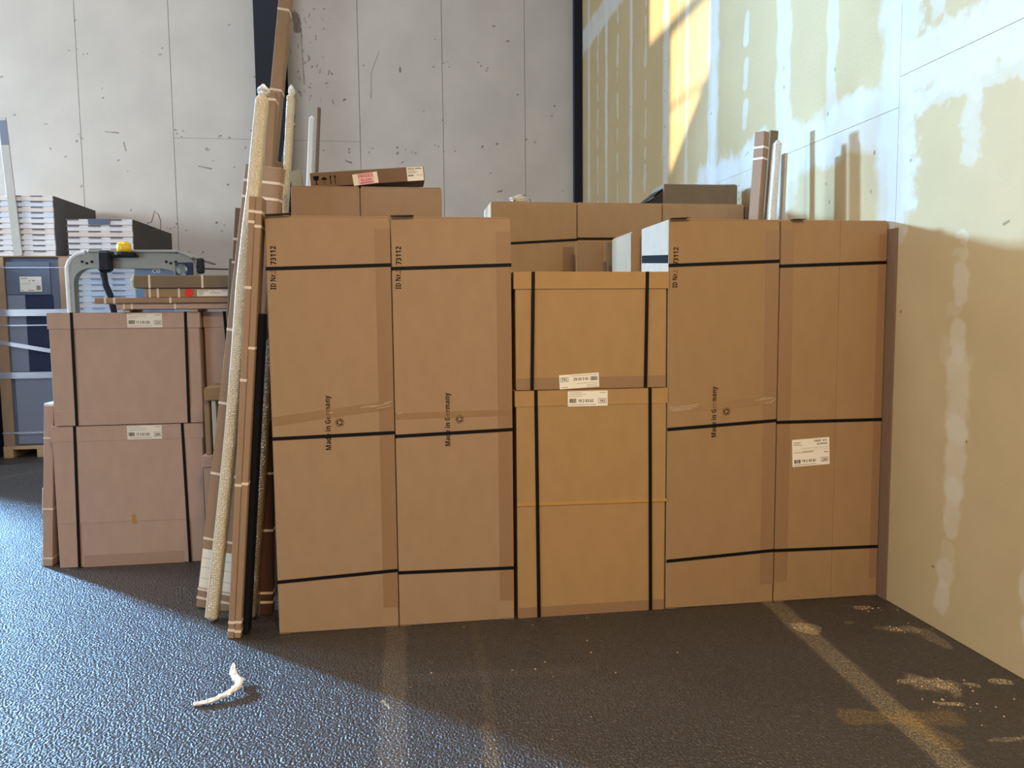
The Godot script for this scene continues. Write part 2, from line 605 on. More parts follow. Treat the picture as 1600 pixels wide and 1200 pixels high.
func make_materials() -> void:
	M.mottle = mottle(11, 256, 0.02, 0.96)
	M.card = card(c8(163, 134, 104))
	M.card_tall = card(c8(164, 135, 106))
	M.card_tall_warm = card(c8(160, 129, 94))  # warmer than card_tall, part of it warm light mixed into the colour
	M.card_mid = card(c8(170, 136, 94))
	M.card_lid = card(c8(174, 138, 92))
	M.card_pink = card(c8(190, 162, 148))
	M.card_rear = card(c8(184, 150, 115))  # lightened to make up for lamp light missing on the rear row
	M.card_dull = card(c8(158, 132, 110))
	M.card_sand = card(c8(166, 138, 106))
	M.tape_pink = mat(c8(170, 142, 126), 0.5, 0.4)
	M.card_pale = card(c8(180, 150, 122))
	M.card_dark = card(c8(128, 102, 82))
	M.card_long = card(c8(160, 132, 108))
	M.card_grey = card(c8(128, 112, 92))
	M.card_white = card(c8(206, 202, 192), 0.7)
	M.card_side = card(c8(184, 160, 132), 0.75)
	M.tape = mat(c8(146, 114, 84), 0.42, 0.5)
	M.tape_yellow = mat(c8(180, 136, 74), 0.4, 0.5)
	M.strap = mat(c8(13, 13, 15), 0.6, 0.3)
	M.white_strap = mat(c8(226, 208, 190), 0.5, 0.5)
	M.ink = mat(c8(24, 20, 18), 0.8, 0.2)
	M.grey_ink = mat(c8(150, 142, 130), 0.8, 0.2)
	M.red_ink = mat(c8(196, 62, 78), 0.7, 0.3)
	M.paper = mat(c8(238, 232, 220), 0.7, 0.3)
	M.pink_paper = mat(c8(236, 190, 194), 0.7, 0.3)
	M.red = mat(c8(232, 52, 44), 0.6, 0.4)
	M.steel_dark = mat(c8(22, 24, 34), 0.55, 0.4)
	M.clear_tape = mat(Color(0.75, 0.6, 0.42, 0.22), 0.12, 0.6)
	M.clear_tape.transparency = BaseMaterial3D.TRANSPARENCY_ALPHA
	M.film = mat(Color(0.86, 0.88, 0.95, 0.42), 0.18, 0.7)
	M.film.transparency = BaseMaterial3D.TRANSPARENCY_ALPHA
	M.film_fold = mat(Color(0.95, 0.9, 0.82, 0.7), 0.1, 0.8)
	M.film_fold.transparency = BaseMaterial3D.TRANSPARENCY_ALPHA
	M.film_white = mat(c8(236, 236, 236), 0.25, 0.6)
	M.film_edge = mat(c8(214, 208, 196), 0.5, 0.4)
	M.film_white.backlight = Color(0.3, 0.3, 0.3)
	# padded film: a net of round cells
	var cells := noise(31, 0.09, 1, FastNoiseLite.TYPE_CELLULAR)
	cells.cellular_jitter = 0.55
	cells.fractal_type = FastNoiseLite.FRACTAL_NONE
	var ci := cells.get_seamless_image(256, 256)
	ci.convert(Image.FORMAT_L8)
	var cd := ci.get_data()
	var rgb := PackedByteArray()
	for v in cd:
		var k := pow(v / 255.0, 0.8)
		rgb.append(int(lerp(196.0, 252.0, k)))
		rgb.append(int(lerp(176.0, 247.0, k)))
		rgb.append(int(lerp(138.0, 232.0, k)))
	var nm := ci.duplicate() as Image
	nm.convert(Image.FORMAT_RGB8)
	nm.bump_map_to_normal_map(6.0)
	for v in [["wrap", c8(246, 242, 236)], ["wrap_shade", c8(128, 116, 98)], ["wrap_cool", c8(222, 228, 232)]]:  # wrap_shade has shadow and wrap_cool cool light mixed into the tint
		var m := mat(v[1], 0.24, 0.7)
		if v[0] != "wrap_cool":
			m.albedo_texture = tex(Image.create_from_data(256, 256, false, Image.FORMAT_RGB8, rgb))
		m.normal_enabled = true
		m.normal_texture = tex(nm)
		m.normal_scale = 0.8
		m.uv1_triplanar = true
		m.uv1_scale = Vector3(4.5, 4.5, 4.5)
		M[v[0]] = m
	M.wood = card(c8(214, 178, 140))
	M.grey_warm = mat(c8(150, 148, 138), 0.7, 0.35)
	M.grey_board = mat(c8(104, 114, 132), 0.7, 0.35)
	M.grey_light = mat(c8(134, 142, 158), 0.7, 0.35)
	M.navy_dark = mat(c8(22, 24, 36), 0.75, 0.25)
	M.navy = mat(c8(44, 54, 82), 0.6, 0.35)
	M.tray = card(c8(242, 236, 234), 0.6)
	M.tray_peach = card(c8(240, 224, 212), 0.6)
	M.tray_cool = card(c8(228, 232, 242), 0.6)
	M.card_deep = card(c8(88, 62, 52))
	M.tray_side = card(c8(100, 96, 98), 0.8)
	M.slot = mat(c8(120, 112, 118), 0.9, 0.2)
	M.silver = mat(c8(158, 156, 148), 0.36, 0.5, 0.4)
	M.black = mat(c8(26, 28, 34), 0.5, 0.4)
	M.beacon = mat(c8(255, 205, 10), 0.2, 0.6)
	M.beacon.backlight = Color(0.9, 0.6, 0.0)
	M.glass = mat(Color(0.55, 0.68, 0.78, 0.28), 0.05, 0.6)
	M.glass.transparency = BaseMaterial3D.TRANSPARENCY_ALPHA
	M.mirror = mat(c8(150, 165, 170), 0.12, 0.5, 0.9)

# ------------------------------------------------------------------ the room

func uv_panel(st: SurfaceTool, p: Array, out: Vector3, uvs: Array) -> void:
	var order := [0, 1, 2, 0, 2, 3]
	if ((p[1] - p[0]) as Vector3).cross(p[2] - p[0]).dot(out) > 0:
		order = [0, 2, 1, 0, 3, 2]
	for i in order:
		st.set_uv(uvs[i])
		st.add_vertex(p[i])

# one plasterboard sheet on the right wall, its face at WALL_X; texture covers z from oz, y from 0
func right_sheet(parent: Node, z0: float, z1: float, y0: float, y1: float, gap: float, m: Material, oz: float, sz: float, sy: float) -> void:
	var st := begin()
	var a := z0 + gap
	var b := z1 - gap
	var c := y0 + gap
	var d := y1 - gap
	uv_panel(st, [Vector3(WALL_X, c, a), Vector3(WALL_X, c, b), Vector3(WALL_X, d, b), Vector3(WALL_X, d, a)], Vector3(-1, 0, 0), [Vector2((a - oz) / sz, 1 - c / sy), Vector2((b - oz) / sz, 1 - c / sy), Vector2((b - oz) / sz, 1 - d / sy), Vector2((a - oz) / sz, 1 - d / sy)])
	for e in [[a, b, c, Vector3(0, -1, 0)], [a, b, d, Vector3(0, 1, 0)]]:
		quad(st, Vector3(WALL_X, e[2], e[0]), Vector3(WALL_X + 0.0125, e[2], e[0]), Vector3(WALL_X + 0.0125, e[2], e[1]), Vector3(WALL_X, e[2], e[1]), e[3])
	for e in [[a, Vector3(0, 0, -1)], [b, Vector3(0, 0, 1)]]:
		quad(st, Vector3(WALL_X, c, e[0]), Vector3(WALL_X + 0.0125, c, e[0]), Vector3(WALL_X + 0.0125, d, e[0]), Vector3(WALL_X, d, e[0]), e[1])
	obj("plasterboard", st, m, parent)

func flip_rows(d: PackedByteArray, w: int, h: int) -> Image:
	var img := Image.create_from_data(w, h, false, Image.FORMAT_RGB8, d)
	img.flip_y()
	return img

func build_room() -> void:
	var filler := c8(200, 199, 193)
	var filler_thin := c8(204, 194, 172)
	# right wall: bare plasterboard, filled joints and screw heads
	var paper := c8(184, 163, 123)
	var tw := 1414
	var th := 1200
	var d := base_texture(tw, th, paper, 5, 0.02, 0.025)
	var caps := []
	var y := 0.0
	for s in [[-9.57, 0.065, 0.0, 6.0], [-8.55, 0.06, 0.0, 6.0], [-7.41, 0.095, 0.0, 6.0], [-6.27, 0.11, 0.0, 6.0], [-5.08, 0.10, 0.0, 6.0], [-3.86, 0.14, 2.0, 6.0], [-10.45, 0.05, 0.0, 6.0]]:
		caps.append([s[0], s[2], s[0], s[3], s[1], 0.75, 0.35])
		caps.append([s[0] + 0.01, s[2], s[0] + 0.01, s[3], s[1] * 0.45, 0.8, 0.3])
	caps.append([-6.5, 2.60, -3.83, 2.60, 0.17, 0.7, 0.5])
	caps.append([-6.2, 2.66, -5.3, 2.74, 0.09, 0.6, 0.9])
	caps.append([-8.5, 2.60, -6.5, 2.60, 0.10, 0.5, 0.9])
	caps.append([-10.8, 5.22, -8.6, 5.22, 0.17, 0.9, 0.2])
	caps.append([-8.6, 5.22, -3.83, 5.22, 0.15, 0.8, 0.4])
	caps.append([-4.48, 2.72, -4.50, 3.9, 0.065, 0.55, 0.5])
	caps.append([-4.95, 2.3, -4.93, 2.5, 0.08, 0.35, 0.9])
	for v in [[-5.66, 3.65, 0.10], [-5.66, 3.32, 0.09], [-5.67, 3.03, 0.09], [-5.66, 4.05, 0.08]]:
		caps.append([v[0], v[1] - v[2], v[0] + 0.01, v[1] + v[2] * 0.6, 0.045, 0.7, 0.5])
	for zz in [-8.04, -9.08, -9.98]:
		y = 2.5
		while y < 5.0:
			var l := rng.randf_range(0.06, 0.28)
			caps.append([zz + rng.randf_range(-0.015, 0.015), y, zz + rng.randf_range(-0.02, 0.02), y + l, rng.randf_range(0.022, 0.05), 0.6, 0.7])
			y += l + rng.randf_range(0.05, 0.22)
	caps.append([-6.86, 2.6, -6.86, 4.4, 0.045, 0.6, 0.6])
	caps.append([-7.1, 3.3, -7.08, 4.4, 0.03, 0.4, 0.6])
	caps.append([-4.27, 2.72, -4.21, 2.75, 0.055, 0.45, 0.5])
	smear(d, tw, th, -10.9, 0.0, 7.07, 6.0, caps, filler, 21)
	var dark := []
	for k in 46:
		var zz: float = [-9.57, -8.55, -7.41, -6.27, -5.08, -4.48, -5.66, -4.0][k % 8] + rng.randf_range(-0.06, 0.06)
		var yy := rng.randf_range(2.2, 4.6)
		dark.append([zz, yy, zz, yy + 0.006, 0.009, 0.5, 0.3])
	for k in 4:
		dark.append([-5.75, 2.36 + 0.05 * k, -5.75, 2.364 + 0.05 * k, 0.009, 0.6, 0.2])
	smear(d, tw, th, -10.9, 0.0, 7.07, 6.0, dark, c8(96, 88, 78), 22)
	var far_m := mat(Color.WHITE, 0.85, 0.25)
	far_m.albedo_texture = tex(flip_rows(d, tw, th))

	var uw := 1300
	var uh := 1600
	var e := base_texture(uw, uh, paper, 6, 0.016, 0.025)
	caps = [
		[-3.344, 1.90, -3.33, 1.885, 0.035, 0.45, 0.8], [-3.36, 1.83, -3.32, 1.815, 0.03, 0.4, 0.9], [-3.33, 1.736, -3.322, 1.63, 0.052, 0.6, 0.4],
		[-3.334, 1.47, -3.33, 1.36, 0.052, 0.6, 0.4], [-3.325, 1.31, -3.315, 0.99, 0.078, 0.62, 0.3], [-3.315, 1.0, -3.322, 0.70, 0.07, 0.66, 0.3], [-3.325, 0.72, -3.325, 0.53, 0.055, 0.62, 0.3],
		[-3.352, 0.32, -3.362, 0.28, 0.062, 0.6, 0.5], [-3.375, 0.21, -3.38, 0.14, 0.052, 0.6, 0.5],
		[-2.84, 0.44, -2.82, 0.14, 0.06, 0.6, 0.6], [-2.58, 0.0, -2.58, 3.2, 0.1, 0.6, 0.6],
	]
	smear(e, uw, uh, -3.83, 0.0, 2.6, 3.2, caps, filler_thin, 23)
	smear(e, uw, uh, -3.83, 0.0, 2.6, 3.2, [[-3.345, 0.41, -3.34, 0.39, 0.05, 0.5, 0.6], [-3.39, 1.57, -3.36, 1.56, 0.04, 0.5, 0.8], [-3.42, 1.41, -3.41, 1.33, 0.04, 0.5, 0.8], [-3.24, 1.33, -3.24, 1.29, 0.02, 0.4, 0.8]], filler_thin, 24, 0.55)
	caps = [[-3.83, 2.752, -1.23, 2.752, 0.16, 0.85, 0.5], [-3.81, 2.1, -3.80, 3.2, 0.13, 0.8, 0.5], [-3.80, 1.95, -3.80, 2.2, 0.05, 0.4, 0.5], [-3.3, 2.25, -3.3, 2.6, 0.06, 0.45, 0.7], [-3.7, 2.6, -1.3, 2.56, 0.07, 0.45, 0.9], [-3.56, 2.98, -3.56, 3.1, 0.05, 0.5, 0.6]]
	smear(e, uw, uh, -3.83, 0.0, 2.6, 3.2, caps, filler, 25)
	smear(e, uw, uh, -3.83, 0.0, 2.6, 3.2, [[-3.25, 0.95, -3.25, 0.952, 0.006, 0.6, 0.2], [-3.76, 1.55, -3.76, 1.552, 0.008, 0.6, 0.2], [-3.72, 2.31, -3.72, 2.312, 0.008, 0.5, 0.2], [-3.08, 1.92, -3.05, 1.93, 0.006, 0.5, 0.4], [-3.45, 0.3, -3.44, 0.3, 0.006, 0.5, 0.4]], c8(96, 84, 64), 26)
	var near_m := mat(Color.WHITE, 0.85, 0.25)
	near_m.albedo_texture = tex(flip_rows(e, uw, uh))

	var st := begin()
	span(st, WALL_X + 0.012, WALL_X + 0.25, 0.0, 9.0, WALL_Z - 0.25, 6.2, 0.0)
	var wall := struct("wall_right", st, mat(c8(70, 64, 52), 0.9, 0.2))
	var zs := [-10.9, -9.57, -8.55, -7.41, -6.27, -5.08, -3.83]
	for i in zs.size() - 1:
		for r in [[0.0, 2.6], [2.6, 5.22], [5.22, 9.0]]:
			right_sheet(wall, zs[i], zs[i + 1], r[0], r[1], 0.0006 if i < 5 else 0.0012, far_m, -10.9, 7.07, 6.0)
	zs = [-3.83, -2.58, -1.33, -0.08, 1.17, 2.42, 3.67, 6.0]
	for i in zs.size() - 1:
		for r in [[0.0, 2.752], [2.752, 5.4], [5.4, 9.0]]:
			right_sheet(wall, zs[i], zs[i + 1], r[0], r[1], 0.0013, near_m, -3.83, 2.6, 3.2)

	# back wall: tall painted boards with open joints, nail heads and scuffs
	tw = 1500
	th = 840
	d = base_texture(tw, th, c8(208, 198, 186), 8, 0.03, 0.02)
	dark = []
	for k in 70:
		var jx: float = [-3.91, -2.79, -0.425, 0.68, 1.8, 0.15, 1.25, -2.2, -0.95][k % 9] + rng.randf_range(-0.16, 0.16)
		var yy: float = [3.83, 3.92, 3.78, 4.9, 2.75, 2.6][k % 6] + rng.randf_range(-0.06, 0.06)
		dark.append([jx, yy, jx + rng.randf_range(0, 0.012), yy, rng.randf_range(0.008, 0.013), rng.randf_range(0.25, 0.6), 0.3])
	for k in 46:
		var bx := -1.05 + rng.randf_range(-0.25, 0.3)
		var by := rng.randf_range(4.3, 5.6)
		dark.append([bx, by, bx + rng.randf_range(-0.02, 0.02), by + rng.randf_range(0, 0.06), rng.randf_range(0.004, 0.009), rng.randf_range(0.25, 0.6), 0.3])
	for k in 60:
		var bx := rng.randf_range(-4.9, 2.4)
		var by := rng.randf_range(2.4, 5.8)
		dark.append([bx, by, bx + rng.randf_range(0, 0.03), by + rng.randf_range(0, 0.02), rng.randf_range(0.006, 0.012), rng.randf_range(0.25, 0.6), 0.4])
	dark.append_array([[-2.50, 3.52, -2.34, 3.49, 0.010, 0.6, 0.7], [-3.62, 3.93, -3.46, 3.92, 0.009, 0.5, 0.7], [-3.40, 3.80, -3.38, 3.70, 0.009, 0.35, 0.6], [-0.15, 5.05, -0.25, 4.80, 0.006, 0.35, 0.5], [-0.26, 4.78, -0.27, 4.45, 0.007, 0.35, 0.5], [-1.15, 5.3, -1.13, 4.6, 0.008, 0.4, 0.5], [0.12, 4.85, 0.12, 4.8, 0.015, 0.6, 0.4], [-0.62, 3.62, -0.55, 3.60, 0.01, 0.5, 0.6], [-1.22, 5.48, -1.2, 5.3, 0.045, 0.55, 0.8]])
	smear(d, tw, th, -5.0, 1.8, 7.6, 4.2, dark, c8(84, 70, 60), 27)
	var back_m := mat(Color.WHITE, 0.8, 0.3)
	back_m.albedo_texture = tex(flip_rows(d, tw, th))
	st = begin()
	span(st, -6.3, WALL_X + 0.25, 0.0, 9.0, WALL_Z - 0.25, WALL_Z - 0.012, 0.0)
	span(st, -9.75, -8.8, 0.0, 9.0, WALL_Z - 0.25, WALL_Z - 0.012, 0.0)
	span(st, -8.8, -6.3, 0.0, 1.8, WALL_Z - 0.25, WALL_Z - 0.012, 0.0)
	span(st, -8.8, -6.3, 4.5, 9.0, WALL_Z - 0.25, WALL_Z - 0.012, 0.0)
	wall = struct("wall_back", st, mat(c8(60, 56, 52), 0.9, 0.2))
	var xs := [-9.5, -8.8, -6.3, -5.03, -3.91, -2.79, -1.55, -0.425, 0.68, 1.80, 2.585]
	for i in xs.size() - 1:
		var rows := [[0.0, 9.0]]
		if i == 1:
			rows = [[0.0, 1.8], [4.5, 9.0]]
		if i == 5 or i == 6:
			rows = [[0.0, 3.875], [3.875, 9.0]]
		for r in rows:
			st = begin()
			var a: float = xs[i] + 0.003
			var b: float = xs[i + 1] - 0.003
			var c: float = r[0] + 0.0015
			var f: float = r[1] - 0.0015
			uv_panel(st, [Vector3(a, c, WALL_Z), Vector3(b, c, WALL_Z), Vector3(b, f, WALL_Z), Vector3(a, f, WALL_Z)], Vector3(0, 0, 1), [Vector2((a + 5) / 7.6, 1 - (c - 1.8) / 4.2), Vector2((b + 5) / 7.6, 1 - (c - 1.8) / 4.2), Vector2((b + 5) / 7.6, 1 - (f - 1.8) / 4.2), Vector2((a + 5) / 7.6, 1 - (f - 1.8) / 4.2)])
			for g in [[a, Vector3(-1, 0, 0)], [b, Vector3(1, 0, 0)]]:
				quad(st, Vector3(g[0], c, WALL_Z), Vector3(g[0], c, WALL_Z - 0.012), Vector3(g[0], f, WALL_Z - 0.012), Vector3(g[0], f, WALL_Z), g[1])
			obj("wall_board", st, back_m, wall)

	# steel columns
	st = begin()
	span(st, -1.70, -1.335, 0.0, 9.0, -10.64, -10.615, 0.003)
	span(st, -1.70, -1.335, 0.0, 9.0, -10.90, -10.878, 0.003)
	span(st, -1.53, -1.51, 0.0, 9.0, -10.88, -10.63, 0.001)
	struct("trim_1", st, M.steel_dark)
	st = begin()
	span(st, 2.47, 2.584, 0.0, 9.0, -10.899, -10.80, 0.003)
	struct("trim_2", st, M.steel_dark)

	# left and front walls, ceiling
	var plain := mat(c8(190, 184, 176), 0.85, 0.2)
	st = begin()
	span(st, -9.7, -9.5, 0.0, 0.3, WALL_Z, 6.0, 0.0)
	span(st, -9.7, -9.5, 0.3, 2.8, WALL_Z, 0.2, 0.0)
	span(st, -9.7, -9.5, 2.8, 4.4, WALL_Z, -8.8, 0.0)
	span(st, -9.7, -9.5, 2.8, 4.4, -7.2, 0.2, 0.0)
	span(st, -9.7, -9.5, 0.3, 4.4, 4.2, 6.0, 0.0)
	span(st, -9.7, -9.5, 3.9, 4.4, 0.2, 4.2, 0.0)
	span(st, -9.7, -9.5, 4.4, 6.165, WALL_Z, 6.0, 0.0)
	span(st, -9.7, -9.5, 6.165, 8.5, WALL_Z, -7.9, 0.0)
	span(st, -9.7, -9.5, 6.165, 8.5, -6.37, 6.0, 0.0)
	span(st, -9.7, -9.5, 6.165, 7.415, -7.9, -7.28, 0.0)
	span(st, -9.7, -9.5, 8.5, 9.0, WALL_Z, 6.0, 0.0)
	struct("wall_left", st, plain)
	st = begin()
	span(st, -9.62, -9.56, 7.415, 7.555, -7.9, -6.37, 0.002)
	span(st, -9.62, -9.56, 6.745, 6.785, -7.28, -6.37, 0.002)
	var win := struct("window_2", st, M.steel_dark)
	st = begin()
	extrude(st, PackedVector2Array([Vector2(7.28, 6.165), Vector2(6.37, 6.165), Vector2(6.37, 6.825)]), -0.03, 0.03)
	var sun_cut := obj("sun_cut_plate", st, M.steel_dark, win)  # added plate, cuts the sun patch along a slant
	sun_cut.transform = Transform3D(Basis(Vector3.UP, PI / 2), Vector3(-9.59, 0, 0))
	st = begin()
	span(st, -9.7, WALL_X + 0.25, 0.0, 9.0, 6.0, 6.2, 0.0)
	struct("wall_front", st, plain)
	st = begin()
	span(st, -9.7, WALL_X + 0.25, 9.0, 9.2, WALL_Z - 0.25, 6.2, 0.0)
	struct("ceiling", st, plain)

	# floor: worn asphalt with old marking lines, plaster dust
	var fs := 2048
	var fine := noise(41, 0.16, 3).get_image(fs, fs).get_data()
	var soft := noise(42, 0.004, 4).get_image(fs, fs).get_data()
	var spot := noise(43, 0.42, 1).get_image(fs, fs).get_data()
	var f3 := PackedByteArray()
	f3.resize(fs * fs * 3)
	var o := 0
	for i in fs * fs:
		var k := 0.62 + 0.34 * soft[i] / 255.0 + 0.5 * (fine[i] / 255.0 - 0.45)
		if spot[i] > 226:
			k += 0.35
		f3[o] = clampi(int(37 * k), 0, 255)
		f3[o + 1] = clampi(int(28 * k), 0, 255)
		f3[o + 2] = clampi(int(20 * k), 0, 255)
		o += 3
	var fu := [-5.0, -10.9, 7.6, 9.5]
	f3 = painted(f3, fs, fu, [[-0.035, -3.95, -0.07, -1.4, 0.055, 0.55, 0.15]], c8(136, 126, 104), 51, 0.42)
	f3 = painted(f3, fs, fu, [[0.36, -3.95, 0.29, -1.4, 0.022, 0.32, 0.6]], c8(132, 112, 58), 52, 0.55)
	f3 = painted(f3, fs, fu, [[1.97, -3.95, 1.80, -1.4, 0.06, 0.75, 0.15]], c8(156, 142, 110), 53, 0.40)
	f3 = painted(f3, fs, fu, [[1.70, -2.69, 2.05, -2.62, 0.06, 0.7, 0.8], [1.9, -2.62, 1.93, -2.45, 0.05, 0.6, 0.8], [0.30, -2.85, 0.29, -2.6, 0.03, 0.6, 0.6]], c8(150, 118, 40), 54, 0.5)
	f3 = painted(f3, fs, fu, [[-4.6, -7.2, -3.2, -9.4, 0.05, 0.4, 0.2], [-4.3, -8.9, -3.7, -9.3, 0.04, 0.35, 0.5], [0.0, -3.3, 0.75, -3.25, 0.04, 0.2, 0.8]], c8(140, 134, 126), 55, 0.45)
	f3 = painted(f3, fs, fu, [[2.38, -3.72, 2.40, -3.72, 0.035, 0.8, 0.9], [2.36, -3.45, 2.46, -3.42, 0.045, 0.65, 1.2], [2.16, -2.87, 2.25, -2.86, 0.075, 0.65, 1.3], [2.22, -2.90, 2.23, -2.80, 0.05, 0.6, 1.3], [2.32, -2.86, 2.35, -2.84, 0.02, 0.8, 1.0], [2.07, -2.92, 2.12, -2.92, 0.02, 0.7, 1.0], [2.45, -2.86, 2.5, -2.85, 0.02, 0.9, 0.8], [2.10, -2.73, 2.18, -2.71, 0.014, 0.8, 1.0], [1.955, -3.53, 1.98, -3.50, 0.05, 0.8, 0.9], [2.2, -3.55, 2.22, -3.55, 0.02, 0.5, 1.0], [2.5, -3.4, 2.5, -3.2, 0.03, 0.5, 1.2], [-0.09, -3.11, -0.06, -3.05, 0.012, 0.8, 0.9], [2.1, -2.45, 2.4, -2.44, 0.012, 0.6, 1.0]], c8(206, 188, 148), 56, 0.45)
	# grain of the asphalt: rounded stones of several sizes
	var stones := noise(44, FLOOR_FREQ, 1, FastNoiseLite.TYPE_CELLULAR)
	stones.fractal_type = FastNoiseLite.FRACTAL_NONE
	var sa := stones.get_image(fs, fs, true)
	var sb := noise(45, FLOOR_FREQ * 0.55, 3).get_image(fs, fs)
	sa.convert(Image.FORMAT_L8)
	sb.convert(Image.FORMAT_L8)
	var ha := sa.get_data()
	var hb := sb.get_data()
	for i in fs * fs:
		ha[i] = (ha[i] + hb[i]) >> 1
	var hi := Image.create_from_data(fs, fs, false, Image.FORMAT_L8, ha)
	hi.convert(Image.FORMAT_RGB8)
	hi.bump_map_to_normal_map(9.0)
	var fm := mat(Color.WHITE, 0.5, 0.5)
	fm.albedo_texture = tex(Image.create_from_data(fs, fs, false, Image.FORMAT_RGB8, f3))
	fm.normal_enabled = true
	fm.normal_texture = tex(hi)
	fm.normal_scale = FLOOR_BUMP
	fm.roughness = FLOOR_ROUGH
	fm.metallic_specular = FLOOR_SPEC
	if FLOOR_RIM > 0.0:
		fm.rim_enabled = true
		fm.rim = FLOOR_RIM
		fm.rim_tint = 0.0
	fm.clearcoat_enabled = FLOOR_COAT > 0.0
	fm.clearcoat = FLOOR_COAT
	fm.clearcoat_roughness = FLOOR_ROUGH
	st = begin()
	var q := [Vector3(-9.7, 0, -11.15), Vector3(2.84, 0, -11.15), Vector3(2.84, 0, 6.2), Vector3(-9.7, 0, 6.2)]
	var uq := []
	for p in q:
		uq.append(Vector2((p.x - fu[0]) / fu[2], (p.z - fu[1]) / fu[3]))
	uv_panel(st, q, Vector3.UP, uq)
	st.set_uv(Vector2.ZERO)
	span(st, -9.7, 2.84, -0.2, -0.002, -11.15, 6.2, 0.0)
	st.generate_normals()
	st.generate_tangents()
	var fl := MeshInstance3D.new()
	fl.name = "floor"
	fl.mesh = st.commit()
	fl.material_override = fm
	fl.set_meta("kind", "structure")
	add_child(fl)

func painted(d: PackedByteArray, fs: int, fu: Array, list: Array, col: Color, s: int, grain: float) -> PackedByteArray:
	smear(d, fs, fs, fu[0], fu[1], fu[2], fu[3], list, col, s, grain)
	return d

# ------------------------------------------------------------------ the front row

func tall(x0: float, x1: float, label: String, bands: Array, material: Material, lift: Array) -> Node3D:
	var o := carton("tall_carton", label, x0, x1, 0.0, 2.03, FRONT, 0.45, material, "tall strapped cartons of the front row")
	for b in bands:
		strap_round(o, b[0], b[1])
	# the bottom edge is scuffed and folded in at the corners
	var w := x1 - x0
	for s in [-1, 1]:
		var st := begin()
		box(st, Vector3(s * (w / 2 - 0.03), 0.004, 0.002), Vector3(0.055, 0.008, 0.004), 0.001)
		obj("crushed_edge", st, M.card_dark, o)
	# a slightly lifted, torn lip along part of the top edge
	var lip := begin()
	bar(lip, Vector3(-w / 2 + lift[0], 2.0315, -0.004), Vector3(-w / 2 + lift[1], 2.0315 + lift[2], -0.006), 0.07, 0.002, Vector3(0, 0, 1), 0.0005)
	obj("torn_lip", lip, M.card_dark, o)
	return o

func mid_carton(label: String, y0: float, y1: float, lid: float, upside: bool) -> Node3D:
	var o := carton("lidded_carton", label, 0.585, 1.365, y0, y1, FRONT, 0.45, M.card_mid, "lidded cartons stacked in the front row", false)
	var h := y1 - y0
	var w := 0.794 if not upside else 0.796
	var st := begin()
	# the lid: a shallow tray that slips over the body
	var a := h - lid
	span(st, -w / 2, w / 2, a, h + 0.003, 0.0004, 0.0055, 0.0015)
	span(st, -w / 2, w / 2, a, h + 0.003, -0.4555, -0.4504, 0.0015)
	span(st, -w / 2, -0.3902, a, h + 0.003, -0.4504, 0.0004, 0.0015)
	span(st, 0.3904, w / 2, a, h + 0.003, -0.4504, 0.0004, 0.0015)
	span(st, -w / 2, w / 2, h + 0.0004, h + 0.005, -0.4555, 0.0055, 0.0015)
	obj("lid", st, M.card_lid, o)
	return o

